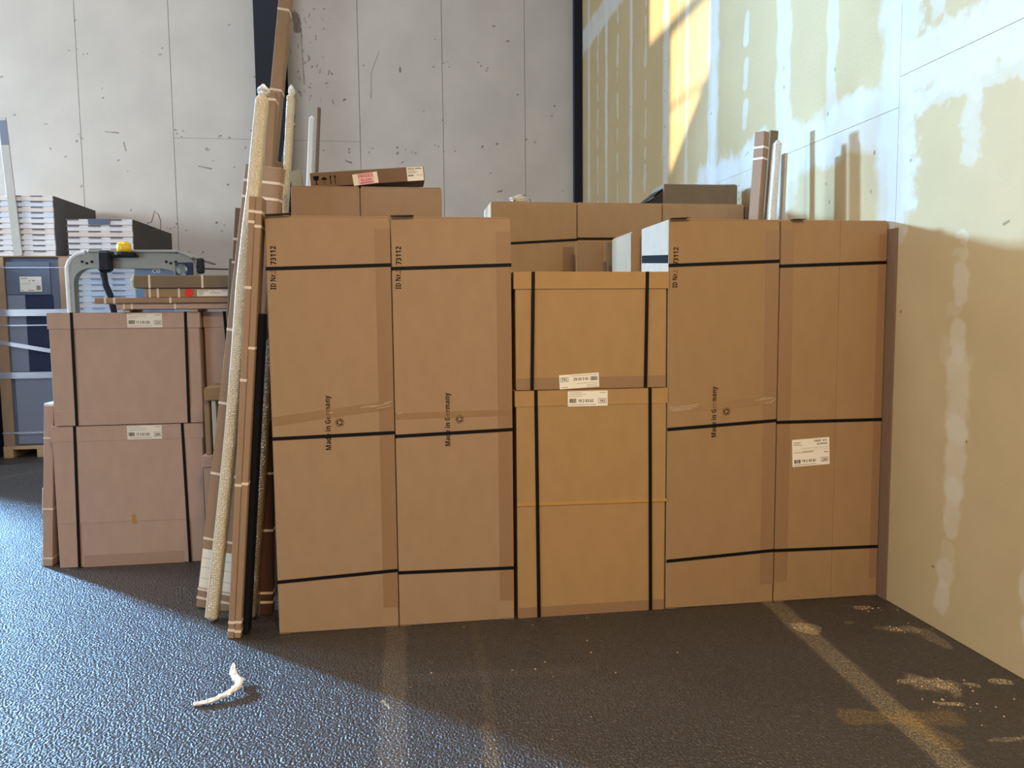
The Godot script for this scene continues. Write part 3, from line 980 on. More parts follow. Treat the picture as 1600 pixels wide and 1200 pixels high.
func build_front_row() -> void:
	var g: Material = M.tape
	var b1 := tall(-0.604, -0.022, "leftmost tall strapped carton of the front row, beside the leaning packages", [[1.781, 1.799], [0.969, 0.982], [0.261, 0.288]], M.card_tall, [0.0, 0.12, 0.008])
	tape(b1, 0.218, 0.2905, 0.10, 1.972, g)
	tall_print(b1, -0.257, -0.024, 0.029)
	clear_tape(b1, Vector2(-0.285, 1.052), Vector2(0.290, 1.122), 0.022, [[0.72, 0.86, 0.3, -0.1], [0.8, 0.97, 0.1, 0.3], [0.86, 0.98, -0.4, 0.2], [0.46, 0.49, 0.1, 0.1], [0.92, 0.99, 0.6, 0.1]])
	var b2 := tall(-0.018, 0.565, "second tall strapped carton from the left, touching the stacked lidded cartons", [[1.781, 1.799], [0.963, 0.980], [0.275, 0.268]], M.card_tall, [0.0, 0.11, 0.003])
	tape(b2, 0.218, 0.2895, 0.10, 1.962, g)
	tall_print(b2, -0.257, -0.031, 0.026)
	clear_tape(b2, Vector2(-0.290, 1.062), Vector2(0.290, 1.066), 0.016, [[0.02, 0.06, 0.8, 0.2]])
	var b3 := tall(1.377, 1.972, "tall strapped carton right of the stacked lidded cartons, its side pale and lit", [[1.796, 1.818], [0.955, 0.985], [0.257, 0.284]], M.card_tall_warm, [0.0, 0.10, 0.004])
	tape(b3, 0.222, 0.2965, 0.10, 1.975, g)
	tall_print(b3, -0.262, -0.045, 0.02)
	clear_tape(b3, Vector2(-0.297, 1.06), Vector2(0.296, 1.095), 0.022, [[0.0, 0.28, 0.3, 0.3], [0.02, 0.26, -0.1, 0.2], [0.04, 0.22, -0.5, 0.2], [0.80, 0.97, 0.3, 0.3], [0.85, 0.9, 0.6, 0.3], [0.9, 0.99, -0.6, 0.8]])
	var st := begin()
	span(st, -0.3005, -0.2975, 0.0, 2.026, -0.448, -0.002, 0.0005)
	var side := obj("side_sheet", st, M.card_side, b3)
	side.set_meta("label", "pale side sheet of the carton")
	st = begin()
	bar(st, Vector3(-0.3009, 1.829, -0.006), Vector3(-0.3009, 1.858, -0.440), 0.042, 0.0014, Vector3(0, 1, 0))  # dark strip painted where the neighbouring lid shades this side
	var bb := obj("shadow_band", st, M.ink, b3)
	bb.set_meta("label", "painted shadow band along the pale side")
	var b4 := tall(1.978, 2.574, "rightmost tall strapped carton with a white label and a centre seam, beside the plasterboard wall", [[1.792, 1.812], [0.975, 0.974], [0.283, 0.275]], M.card_tall_warm, [0.05, 0.12, 0.0])
	# its front is two flaps that meet at a seam
	for s in [[-0.298, 0.0305], [0.0325, 0.298]]:
		st = begin()
		span(st, s[0], s[1], 0.004, 2.026, -0.001, 0.0022, 0.0008)
		obj("front_flap", st, M.card_tall_warm, b4)
	tape(b4, -0.2975, -0.226, 0.11, 1.985, g, 0.0022)
	tape(b4, 0.25, 0.2975, 0.10, 1.962, g, 0.0022)
	for s in b4.get_children():
		if s.name.begins_with("strap"):
			s.position.z = 0.0024
	st = begin()
	box(st, Vector3.ZERO, Vector3(0.212, 0.146, 0.0008), 0.0002)
	var lb := obj("label", st, M.paper, b4)
	lb.set_meta("label", "large white printed shipping label")
	lb.transform = Transform3D(Basis(Vector3(0, 0, 1), 0.045), Vector3(-0.105, 0.81, 0.0028))
	txt(lb, "print", "UBERT  K11", Vector3(0.055, 0.059, 0.0005), 0.072, 0.010)
	txt(lb, "print", "02768343", Vector3(0.064, 0.042, 0.0005), 0.058, 0.009)
	txt(lb, "print", "19 2 03 62", Vector3(-0.012, -0.045, 0.0005), 0.078, 0.015)
	txt(lb, "print", "230", Vector3(0.077, -0.045, 0.0005), 0.028, 0.015)
	frame(lb, 0.056, 0.098, -0.056, -0.032, 0.0005)
	barcode(lb, -0.096, -0.060, -0.056, -0.036, 0.0005)
	var fine := [[-0.098, 0.01, 0.0, 0.003], [-0.05, 0.02, 0.004, 0.0065], [-0.098, -0.055, 0.055, 0.058], [-0.098, -0.065, 0.048, 0.051], [-0.098, -0.05, 0.04, 0.043], [-0.06, 0.1, 0.022, 0.0232], [0.075, 0.098, -0.007, -0.002], [-0.098, 0.03, -0.066, -0.063], [-0.098, 0.1, 0.012, 0.0128]]
	marks(lb, "small_print", fine, 0.0005, M.grey_ink)

	var low := mid_carton("lower lidded carton of the front stack, a yellow taped flap edge across", 0.0, 1.168, 0.075, false)
	# the upper sleeve overlaps the lower half
	st = begin()
	quad(st, Vector3(-0.39, 0.587, 0.0032), Vector3(0.39, 0.578, 0.0032), Vector3(0.39, 1.10, 0.0032), Vector3(-0.39, 1.10, 0.0032), Vector3(0, 0, 1))
	quad(st, Vector3(-0.39, 0.587, 0.0032), Vector3(0.39, 0.578, 0.0032), Vector3(0.39, 0.578, 0.0), Vector3(-0.39, 0.587, 0.0), Vector3(0, -1, 0))
	for s in [-1, 1]:
		var yy := 0.587 if s < 0 else 0.578
		quad(st, Vector3(0.39 * s, yy, 0.0032), Vector3(0.39 * s, 1.10, 0.0032), Vector3(0.39 * s, 1.10, 0.0), Vector3(0.39 * s, yy, 0.0), Vector3(s, 0, 0))
	obj("sleeve", st, M.card_mid, low)
	st = begin()
	bar(st, Vector3(-0.39, 0.594, 0.0038), Vector3(0.398, 0.586, 0.0038), 0.017, 0.0012, Vector3(0, 1, 0))
	obj("yellow_tape", st, M.tape_yellow, low)
	tape(low, -0.388, 0.388, 0.0, 0.055, g)
	strap_over(low, 1.171, -0.291, -0.282)
	strap_over(low, 1.171, 0.303, 0.313)
	small_label(low, Vector3(-0.024, 1.127, 0.0062), 0.207, 0.078, "19 2 03 62", "192", 0.0)
	var up := mid_carton("upper lidded carton of the front stack, white label upside down", 1.177, 1.760, 0.08, true)
	strap_over(up, 0.586, -0.300, -0.310)
	strap_over(up, 0.586, 0.286, 0.279)
	tape(up, -0.388, 0.388, 0.0, 0.06, g)
	small_label(up, Vector3(-0.067, 0.040, 0.001), 0.205, 0.072, "19 2 03 62", "192", PI + 0.05)

	# thin board against the wall behind the last carton
	st = begin()
	span(st, 2.5775, 2.584, 0.0, 1.985, -4.40, -3.80, 0.001)
	tag(obj("thin_board", st, M.card_dark), "thin dark brown board squeezed between the rightmost carton and the plasterboard wall", "board")

# ------------------------------------------------------------------ behind the front row

func build_behind() -> void:
	var n := carton("plain_carton", "plain carton behind the pale-sided tall carton, only a narrow lit edge showing", 1.337, 1.86, 0.0, 2.02, -4.40, 0.40, M.card, "", true)
	var st := begin()
	span(st, -0.2645, -0.2618, 0.0, 2.012, -0.398, -0.002, 0.0005)
	obj("side_sheet", st, M.card_sand, n)
	leaning("cardboard_sheet", "brown folded cardboard sheet with a crease, leaning against the rear row of cartons", "cardboard", Vector3(1.288, 0.0, -4.98), Vector3(1.288, 2.043, -5.20), 0.182, 0.03, M.card)
	leaning("cardboard_sheet", "narrow dark cardboard strip standing beside the folded cardboard sheet", "cardboard", Vector3(1.418, 0.0, -4.98), Vector3(1.418, 2.03, -5.12), 0.05, 0.04, M.card_grey)
	var names := ["left carton of the rear row of three, its side lit, wire film on its top", "middle carton of the rear row of three", "right carton of the rear row of three, under the grey-brown one"]
	var xs := [[0.650, 1.249], [1.254, 1.862], [1.867, 2.470]]
	for i in 3:
		var o := carton("rear_carton", names[i], xs[i][0], xs[i][1], 0.0, 2.324, -5.4, 0.42, M.card_rear, "rear row of three strapped cartons")
		strap_round(o, [2.035, 2.076, 2.078][i], [2.07, 2.079, 2.085][i])
		strap_round(o, 1.15, 1.16)
		strap_round(o, 0.3, 0.31)
		if i < 2:
			tape(o, 0.20, 0.28, 0.1, 2.02, M.tape)
	var gc := carton("open_carton", "grey-brown open carton with a folded flap lying on the rear row of cartons", 1.908, 2.462, 2.3245, 2.476, -5.50, 0.27, M.card_grey, "", false)
	st = begin()
	quad(st, Vector3(-0.28, 0.10, -0.02), Vector3(-0.28, 0.02, -0.02), Vector3(-0.40, 0.018, -0.06), Vector3(-0.40, 0.022, -0.06), Vector3(0, 0, 1))
	bar(st, Vector3(-0.279, 0.12, -0.13), Vector3(-0.41, 0.02, -0.13), 0.22, 0.004, Vector3(0, 0, 1))
	obj("folded_flap", st, M.black, gc)
	st = begin()
	bar(st, Vector3(0.02, 0.152, -0.13), Vector3(0.275, 0.158, -0.13), 0.2, 0.004, Vector3(0, 0, 1))
	obj("top_flap", st, M.card_grey, gc)
	var cr := thing("crumpled_film", "crumpled clear film and wire lying on the left carton of the rear row", "plastic film", Vector3(0.875, 2.3255, -5.55))
	crumple(cr, "film", Vector3(0, 0.008, 0), Vector3(0.14, 0.06, 0.12), 61, M.film_fold)
	st = begin()
	tube(st, [Vector3(-0.06, 0.002, 0.03), Vector3(-0.02, 0.045, 0.035), Vector3(0.03, 0.06, 0.03), Vector3(0.07, 0.03, 0.02), Vector3(0.075, 0.002, 0.02)], 0.0022, 5)
	obj("wire", st, M.black, cr)

	# two plain cartons behind the left pair
	carton("plain_carton", "plain brown carton behind the leftmost tall carton, under the fragile glass carton", -0.545, -0.1825, 0.0, 2.2525, -4.40, 0.33, M.card_dull, "plain cartons behind the left pair")
	carton("plain_carton", "plain brown carton behind the second tall carton, its top right corner rounded", -0.1795, 0.260, 0.0, 2.2525, -4.40, 0.33, M.card_dull, "plain cartons behind the left pair")
	# long carton with printed signs and a fragile sticker
	var tilt := 0.078
	var f := thing("long_carton", "long brown carton with a pink fragile glass sticker lying on the two rear plain cartons", "carton", Vector3(-0.444, 2.2545, -4.47), "", Basis(Vector3(0, 0, 1), tilt) * Basis.from_scale(Vector3(0.787, 0.787, 0.787)))
	st = begin()
	span(st, 0.0, 0.785, 0.0, 0.098, -0.30, 0.0, 0.003)
	obj("body", st, M.card_dark, f)
	st = begin()
	lathe(st, [Vector2(0.020, 0.075), Vector2(0.017, 0.05), Vector2(0.003, 0.040), Vector2(0.003, 0.022), Vector2(0.014, 0.016)], Vector3.ZERO, 12)
	var gl := obj("glass_sign", st, M.ink, f)
	gl.transform = Transform3D(Basis.from_scale(Vector3(1, 1, 0.03)), Vector3(0.04, 0.0, 0.0012))
	st = begin()
	var um := PackedVector2Array()
	for k in 9:
		var a := PI * k / 8
		um.append(Vector2(0.094 + 0.019 * cos(a), 0.046 + 0.018 * sin(a)))
	extrude(st, um, 0.0003, 0.001)
	span(st, 0.0925, 0.0955, 0.018, 0.046, 0.0003, 0.001, 0.0)
	obj("umbrella_sign", st, M.ink, f)
	for x in [0.138, 0.168]:
		st = begin()
		span(st, x - 0.0025, x + 0.0025, 0.014, 0.06, 0.0003, 0.001, 0.0)
		extrude(st, PackedVector2Array([Vector2(x - 0.008, 0.058), Vector2(x + 0.008, 0.058), Vector2(x, 0.076)]), 0.0003, 0.001)
		obj("arrow_sign", st, M.ink, f)
	st = begin()
	box(st, Vector3.ZERO, Vector3(0.172, 0.078, 0.0008), 0.0002)
	var sk := obj("fragile_sticker", st, M.paper, f)
	sk.transform = Transform3D(Basis(Vector3(0, 0, 1), 0.07), Vector3(0.375, 0.036, 0.0014))
	st = begin()
	box(st, Vector3(0.004, 0, 0.0005), Vector3(0.11, 0.076, 0.0004), 0.0)
	obj("pink_panel", st, M.pink_paper, sk)
	txt(sk, "print", "FRAGILE", Vector3(0.004, 0.020, 0.0009), 0.096, 0.018, 0.0, M.red_ink)
	txt(sk, "print", "GLASS", Vector3(0.004, -0.008, 0.0009), 0.072, 0.019, 0.0, M.red_ink)
	marks(sk, "small_print", [[-0.04, 0.05, -0.030, -0.024], [-0.05, 0.055, 0.034, 0.036]], 0.0008, M.red_ink)
	st = begin()
	box(st, Vector3.ZERO, Vector3(0.115, 0.096, 0.0008), 0.0002)
	var sl := obj("label", st, M.paper, f)
	sl.position = Vector3(0.722, 0.048, 0.0014)
	txt(sl, "print", "BERLIN  BREMA", Vector3(0.0, 0.036, 0.0005), 0.098, 0.011)
	barcode(sl, -0.05, -0.012, -0.016, -0.004, 0.0005)
	marks(sl, "small_print", [[-0.05, 0.0, 0.02, 0.023], [-0.05, 0.02, 0.012, 0.015], [-0.05, 0.01, 0.005, 0.0075], [0.01, 0.03, -0.011, -0.007], [0.034, 0.05, -0.011, -0.008]], 0.0005, M.grey_ink)

	# things standing behind the left cartons
	leaning("grey_slab", "small grey slab tilted behind the wrapped package, on top of the rear plain carton", "slab", Vector3(-0.518, 2.2535, -4.52), Vector3(-0.536, 2.352, -4.52), 0.062, 0.02, M.grey_warm)
	var w := leaning("foam_board", "white foam-wrapped thin board standing upright against the dark strip by the back wall", "board", Vector3(-0.815, 0.0, -6.2), Vector3(-0.598, 3.045, -6.2), 0.034, 0.06, M.film_white)
	crumple(w, "foam_end", Vector3(0, 3.03, -0.03), Vector3(0.035, 0.04, 0.055), 71, M.film_white)
	leaning("dark_strip", "thin dark pointed strip standing behind the white foam-wrapped board", "board", Vector3(-0.788, 0.0, -6.48), Vector3(-0.566, 3.19, -6.48), 0.024, 0.05, M.card_dark)

	# long packages leaning at the right wall
	leaning("long_carton", "tall brown carton with two white straps leaning at the plasterboard wall", "carton", Vector3(1.985, 0.0, -4.50), Vector3(2.148, 2.62, -4.50), 0.066, 0.056, M.card_long, [0.965, 0.94, 0.3], "", -1.0)
	var fp := wrapped("padded_bar", "pale padded bar standing at the right between two leaning brown cartons", [Vector2(2.066, 0.0), Vector2(2.204, 2.126), Vector2(2.232, 2.557)], -4.42, 0.042, 0.04, M.wrap_cool, 72)
	fp.get_child(0).set_meta("label", "padded film")
	leaning("long_carton", "slim pale brown carton leaning right of the pale padded bar", "carton", Vector3(2.098, 0.0, -4.52), Vector3(2.277, 2.56, -4.52), 0.042, 0.035, M.card_pale, [], "", 0.0)
	leaning("long_carton", "grey-brown carton behind the pale padded bar, only its head showing above", "carton", Vector3(2.227, 0.0, -4.80), Vector3(2.391, 2.70, -4.80), 0.055, 0.03, M.card_grey, [], "", 0.0)
	leaning("white_board", "thin white board edge rightmost of the packages leaning at the plasterboard wall", "board", Vector3(2.238, 0.0, -4.50), Vector3(2.320, 2.50, -4.50), 0.020, 0.10, M.card_white, [], "", 0.0)
	carton("small_carton", "small strapped carton at the right end of the rear row, below the leaning packages", 2.476, 2.565, 0.0, 2.31, -5.38, 0.35, M.card_dark, "", false)

# ------------------------------------------------------------------ long packages leaning on the left carton

func build_leaning() -> void:
	leaning("leaning_carton", "left one of the twin narrow cartons leaning on the leftmost tall carton", "carton", Vector3(-0.830, 0.0, -3.86), Vector3(-0.651, 2.116, -3.86), 0.029, 0.13, M.card_long, [0.02, 0.038, 0.356, 0.594, 0.80, 0.944, 0.967], "twin narrow leaning cartons")
	leaning("leaning_carton", "right one of the twin narrow cartons leaning on the leftmost tall carton", "carton", Vector3(-0.799, 0.0, -3.86), Vector3(-0.621, 2.114, -3.86), 0.029, 0.13, M.card_long, [0.016, 0.038, 0.359, 0.666, 0.935, 0.966], "twin narrow leaning cartons")
	var b := wrapped("padded_package", "longest padded package leaning at the front left, its white film gathered at the top", [Vector2(-0.972, 0.0), Vector2(-0.893, 0.57), Vector2(-0.840, 0.962), Vector2(-0.794, 1.349), Vector2(-0.753, 1.731), Vector2(-0.712, 2.014), Vector2(-0.683, 2.19), Vector2(-0.662, 2.36), Vector2(-0.627, 2.65)], -4.08, 0.056, 0.085, M.wrap, 81)
	crumple(b, "film_end", Vector3(-0.624 + 0.972, 2.63, -0.04), Vector3(0.062, 0.065, 0.08), 82, M.film_white)
	# clear film fold along the left edge
	var st := begin()
	tube(st, [Vector3(-0.026, 0.03, -0.012), Vector3(0.053, 0.57, -0.012), Vector3(0.106, 0.962, -0.012), Vector3(0.152, 1.349, -0.012), Vector3(0.193, 1.731, -0.012), Vector3(0.234, 2.014, -0.012), Vector3(0.262, 2.19, -0.012), Vector3(0.283, 2.36, -0.012), Vector3(0.318, 2.62, -0.012)], 0.005, 6)
	obj("film_fold", st, M.film_edge, b)
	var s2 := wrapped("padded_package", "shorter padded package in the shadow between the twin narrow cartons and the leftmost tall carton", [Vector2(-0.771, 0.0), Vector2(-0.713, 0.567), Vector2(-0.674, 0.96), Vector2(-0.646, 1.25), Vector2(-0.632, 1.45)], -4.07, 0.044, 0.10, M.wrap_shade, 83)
	s2.get_child(0).set_meta("label", "yellowish padded film with shade in its tint")
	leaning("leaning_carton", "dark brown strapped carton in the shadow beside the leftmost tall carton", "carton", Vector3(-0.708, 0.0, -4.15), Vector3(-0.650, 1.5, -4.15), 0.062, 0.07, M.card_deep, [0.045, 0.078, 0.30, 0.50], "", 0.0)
	var c := leaning("leaning_carton", "wide strapped carton with white labels near its foot, behind the longest padded package", "carton", Vector3(-1.002, 0.0, -4.27), Vector3(-0.66, 2.33, -4.27), 0.20, 0.05, M.card_long, [0.022, 0.042, 0.16, 0.31, 0.47, 0.635, 0.93, 0.965], "", -0.3)
	for x in [-0.066, 0.055]:
		st = begin()
		box(st, Vector3(x, 0.215, 0.0008), Vector3(0.06, 0.21, 0.0008), 0.0002)
		var lb := obj("label", st, M.paper, c)
		lb.set_meta("label", "white label")
		marks(lb, "small_print", [[x - 0.025, x + 0.025, 0.16, 0.162], [x - 0.025, x + 0.025, 0.22, 0.222], [x - 0.025, x + 0.02, 0.27, 0.272]], 0.0013, M.grey_ink)
	leaning("added_navy_strip", "added dark navy strip leaning between the twin narrow cartons and the leftmost tall carton", "board", Vector3(-0.769, 0.0, -3.90), Vector3(-0.6360, 1.57, -3.90), 0.026, 0.10, M.navy_dark)  # added dark strip filling the gap beside the twin cartons
	leaning("leaning_carton", "reddish-brown carton whose head shows left of the longest padded package", "carton", Vector3(-1.04, 0.0, -4.66), Vector3(-0.845, 2.165, -4.66), 0.075, 0.08, M.card_dark, [0.86, 0.92])
	leaning("leaning_carton", "lowest grey-brown carton head showing left of the longest padded package", "carton", Vector3(-1.05, 0.0, -4.80), Vector3(-0.925, 1.895, -4.80), 0.06, 0.06, M.card_grey, [])
	leaning("leaning_carton", "strapped carton beside the top of the longest padded package", "carton", Vector3(-0.881, 0.0, -4.50), Vector3(-0.637, 2.765, -4.50), 0.042, 0.10, M.card_long, [0.80, 0.985])
	leaning("leaning_carton", "tallest brown carton, running out of the picture in front of the steel column", "carton", Vector3(-1.036, 0.0, -4.86), Vector3(-0.550, 3.78, -4.86), 0.064, 0.12, M.card_long, [0.88, 0.76])
	var b3 := wrapped("padded_package", "padded package standing behind the leftmost tall carton, pointed white film at its top", [Vector2(-0.83, 0.0), Vector2(-0.632, 2.156), Vector2(-0.60, 2.50), Vector2(-0.572, 2.835)], -4.75, 0.040, 0.09, M.wrap, 84)
	crumple(b3, "film_end", Vector3(-0.570 + 0.83, 2.81, -0.045), Vector3(0.040, 0.075, 0.06), 85, M.film_white)
	leaning("leaning_carton", "short strapped carton between the padded packages, above the corner of the leftmost tall carton", "carton", Vector3(-0.804, 0.0, -4.62), Vector3(-0.640, 2.417, -4.62), 0.046, 0.10, M.card_grey, [0.915, 0.958])
	leaning("leaning_carton", "dull grey-brown carton leaning behind the pointed padded package", "carton", Vector3(-1.055, 0.0, -5.0), Vector3(-0.60, 2.785, -5.0), 0.034, 0.08, M.card_grey, [0.955, 0.98])
	var ps := thing("plastic_scrap", "limp white plastic scrap hanging between the padded packages", "plastic film", Vector3(-0.672, 2.17, -4.60))
	st = begin()
	loft(st, [scrap_ring(0.0, 0.016, 0.01, 0.0), scrap_ring(0.03, 0.02, 0.012, 0.004), scrap_ring(0.06, 0.012, 0.008, 0.0), scrap_ring(0.09, 0.026, 0.012, -0.004), scrap_ring(0.14, 0.024, 0.01, 0.004), scrap_ring(0.19, 0.012, 0.008, 0.010), scrap_ring(0.225, 0.003, 0.004, 0.016)])
	obj("film", st, M.film_white, ps)

func scrap_ring(y: float, w: float, d: float, x: float) -> PackedVector3Array:
	var r := PackedVector3Array()
	for k in 8:
		var a := TAU * k / 8
		r.append(Vector3(x + cos(a) * w / 2, y, sin(a) * d / 2 + (0.002 if k % 2 else -0.002)))
	return r

# ------------------------------------------------------------------ the left stack

func build_left() -> void:
	var lo := carton("lidded_carton", "lower lidded carton of the left stack, tape piece on its flap edge", -2.118, -1.232, 0.0, 0.888, -5.17, 0.62, M.card_pink, "lidded cartons of the left stack", false)
	left_lid(lo, 0.888, 0.09)
	var st := begin()
	quad(st, Vector3(-0.436, 0.283, 0.0035), Vector3(0.436, 0.281, 0.0035), Vector3(0.441, 0.81, 0.0035), Vector3(-0.441, 0.81, 0.0035), Vector3(0, 0, 1))
	quad(st, Vector3(-0.436, 0.283, 0.0035), Vector3(0.436, 0.281, 0.0035), Vector3(0.436, 0.281, 0.0), Vector3(-0.436, 0.283, 0.0), Vector3(0, -1, 0))
	obj("sleeve", st, M.card_pink, lo)
	tape(lo, -0.002, 0.022, 0.265, 0.325, M.tape_yellow, 0.0035)
	tape(lo, -0.30, 0.30, 0.0, 0.075, M.tape_pink)
	strap_over(lo, 0.892, -0.308, -0.326)
	strap_over(lo, 0.892, 0.326, 0.337)
	small_label(lo, Vector3(0.100, 0.844, 0.0066), 0.205, 0.086, "17 2 03 230", "200", 0.0)
	var up := carton("lidded_carton", "upper lidded carton of the left stack, flat cartons lying on its top", -2.100, -1.222, 0.897, 1.588, -5.17, 0.62, M.card_pink, "lidded cartons of the left stack", false)
	left_lid(up, 0.691, 0.094)
	st = begin()
	span(st, -0.437, 0.437, 0.0, 0.094, -0.001, 0.0035, 0.001)
	obj("bottom_band", st, M.card_pink, up)
	strap_over(up, 0.695, -0.303, -0.307)
	strap_over(up, 0.695, 0.361, 0.354)
	small_label(up, Vector3(0.119, 0.645, 0.0066), 0.205, 0.086, "17 2 03 230", "223", 0.0)
	# beside the stack
	var thin := leaning("thin_carton", "thin strapped carton leaning against the left side of the left stack, white end on top", "carton", Vector3(-2.216, 0.0, -5.23), Vector3(-2.150, 1.02, -5.23), 0.058, 0.55, M.card_pink, [0.05, 0.36, 0.80])
	st = begin()
	span(st, -0.03, 0.03, 1.015, 1.035, -0.3, -0.002, 0.002)
	obj("foam_end", st, M.film_white, thin)
	st = begin()
	span(st, -0.034, -0.0292, 0.34, 0.50, -0.12, 0.001, 0.001)
	obj("film_corner", st, M.film_white, thin)
	# second column right of the stack
	var c2 := carton("strapped_carton", "narrow strapped carton right of the upper carton of the left stack", -1.205, -0.955, 0.70, 1.588, -5.22, 0.5, M.card_pink, "", false)
	left_strip_lid(c2, 0.25, 0.888)
	strap_over(c2, 0.892, 0.002, 0.045)
	carton("strapped_carton", "carton under the narrow strapped one, right of the lower left carton", -1.215, -0.955, 0.0, 0.695, -5.24, 0.5, M.card_dark, "", false)
	carton("small_carton", "small carton with a lit yellowish top, right of the left stack, behind the leaning packages", -1.143, -0.99, 1.062, 1.140, -4.88, 0.30, M.card, "", true)
	leaning("white_board", "narrow white board edge standing under the small carton with the lit top", "board", Vector3(-1.090, 0.0, -4.90), Vector3(-1.096, 1.060, -4.90), 0.026, 0.26, M.card_white)
	carton("small_carton", "small plain carton low beside the lower left stack, behind the leaning packages", -1.178, -1.114, 0.655, 0.728, -4.90, 0.26, M.card_pink, "", false)
	carton("small_carton", "plain upright carton on the floor carrying the low small carton", -1.172, -1.114, 0.0, 0.653, -4.91, 0.26, M.card_pink, "", false)
	carton("small_carton", "upright brown carton end above the low small carton beside the left stack", -1.156, -1.126, 0.729, 1.060, -4.92, 0.24, M.card_long, "", false)

	# flat cartons lying on the upper carton
	flat("flat_carton", "long thin strapped carton lying lowest of the flat cartons on the left stack", -1.690, -0.93, 1.610, 1.645, -5.12, 0.30, M.card_pink, [0.06, 0.12, 0.45])
	flat("flat_carton", "longest flat strapped carton on the left stack, its pointed end sticking out left", -1.806, -0.93, 1.6465, 1.680, -5.10, 0.35, M.card_long, [0.07, 0.13, 0.5])
	for s in [[-1.66, -1.62, "left one of the two wooden laths under the flat cartons on the left stack"], [-1.26, -1.22, "right one of the two wooden laths under the flat cartons on the left stack"]]:
		st = begin()
		span(st, s[0], s[1], 1.593, 1.610, -5.40, -5.14, 0.002)
		tag(obj("wooden_lath", st, M.wood), s[2], "lath", "laths under the flat cartons")
	var fl := flat("flat_carton", "flat carton with a red dot and a white label, on the left stack", -1.518, -0.93, 1.681, 1.737, -5.11, 0.35, M.card, [0.05, 0.13, 0.34])
	st = begin()
	var disc := PackedVector2Array()
	for k in 24:
		disc.append(Vector2(cos(TAU * k / 24), sin(TAU * k / 24)) * 0.026)
	extrude(st, disc, 0.0, 0.0008)
	var dot := obj("red_dot", st, M.red, fl)
	dot.position = Vector3(-0.036, 0.027, 0.0014)
	st = begin()
	box(st, Vector3(0.108, 0.026, 0.0012), Vector3(0.192, 0.040, 0.0008), 0.0002)
	var lb := obj("label", st, M.paper, fl)
	lb.set_meta("label", "narrow white label")
	marks(lb, "small_print", [[0.018, 0.08, 0.036, 0.041], [0.018, 0.055, 0.024, 0.029], [0.018, 0.045, 0.013, 0.017], [0.09, 0.15, 0.026, 0.029], [0.155, 0.19, 0.037, 0.040], [0.09, 0.12, 0.036, 0.039]], 0.0017, M.grey_ink)
	flat("flat_carton", "topmost flat carton on the left stack, its end wrapped in clear film", -1.572, -0.93, 1.738, 1.815, -5.09, 0.40, M.card_grey, [0.14, 0.62])
	var wr := thing("film_wrap", "clear film tail hanging from the end of the topmost flat carton", "plastic film", Vector3(-1.583, 1.72, -5.13))
	crumple(wr, "film", Vector3(0, 0, 0), Vector3(0.02, 0.10, 0.10), 91, M.film_fold)

func left_lid(o: Node3D, h: float, lid: float) -> void:
	var w := size_of(o).x + 0.012
	var d := size_of(o).z
	var st := begin()
	span(st, -w / 2, w / 2, h - lid, h + 0.003, 0.0004, 0.0058, 0.0018)
	span(st, -w / 2, w / 2, h - lid, h + 0.003, -d - 0.0058, -d - 0.0004, 0.0018)
	for s in [-1, 1]:
		span(st, s * (w / 2 - 0.0054), s * w / 2, h - lid, h + 0.003, -d - 0.0004, 0.0004, 0.0015)
	span(st, -w / 2, w / 2, h + 0.0004, h + 0.004, -d - 0.0058, 0.0058, 0.0018)
	obj("lid", st, M.card_pink, o)

func left_strip_lid(o: Node3D, w: float, h: float) -> void:
	var st := begin()
	span(st, -w / 2 - 0.003, w / 2 + 0.003, h - 0.094, h + 0.003, 0.0004, 0.0055, 0.0015)
	obj("lid", st, M.card_pink, o)

func flat(called: String, label: String, x0: float, x1: float, y0: float, y1: float, zf: float, depth: float, material: Material, bands: Array) -> Node3D:
	var o := carton(called, label, x0, x1, y0, y1, zf, depth, material, "flat cartons on the left stack", false)
	var w := x1 - x0
	var h := y1 - y0
	for b in bands:
		var x: float = -w / 2 + b * w
		var st := begin()
		span(st, x - 0.006, x + 0.006, -0.0005, h + 0.0008, -0.001, 0.0012, 0.0003)
		span(st, x - 0.006, x + 0.006, h - 0.001, h + 0.0008, -depth, 0.0, 0.0003)
		obj("strap", st, M.white_strap, o)
	return o

# ------------------------------------------------------------------ pallets at the back left

func pallet(label: String, x0: float, x1: float, zf: float, zb: float) -> Node3D:
	var o := thing("pallet", label, "pallet", Vector3((x0 + x1) / 2, 0, zf))
	var w := x1 - x0
	var d := zf - zb
	for i in 3:
		for k in 3:
			var st := begin()
			var bx := -w / 2 + 0.05 + (w - 0.1) * i / 2.0
			var bz := -0.07 - (d - 0.14) * k / 2.0
			box(st, Vector3(bx, 0.058, bz), Vector3(0.1, 0.072, 0.14), 0.003)
			obj("block", st, M.wood, o)
		var st2 := begin()
		span(st2, -w / 2 + (w - 0.1) * i / 2.0, -w / 2 + 0.1 + (w - 0.1) * i / 2.0, 0.0, 0.022, -d, 0, 0.002)
		obj("bottom_board", st2, M.wood, o)
	for k in 3:
		var st3 := begin()
		span(st3, -w / 2, w / 2, 0.094, 0.112, -0.14 - (d - 0.14) * k / 2.0, -(d - 0.14) * k / 2.0, 0.002)
		obj("stringer_board", st3, M.wood, o)
	for k in 5:
		var st4 := begin()
		var z := -0.05 - (d - 0.1) * k / 4.0
		span(st4, -w / 2, w / 2, 0.112, 0.132, z - 0.05, z + 0.05, 0.002)
		obj("deck_board", st4, M.wood, o)
	return o

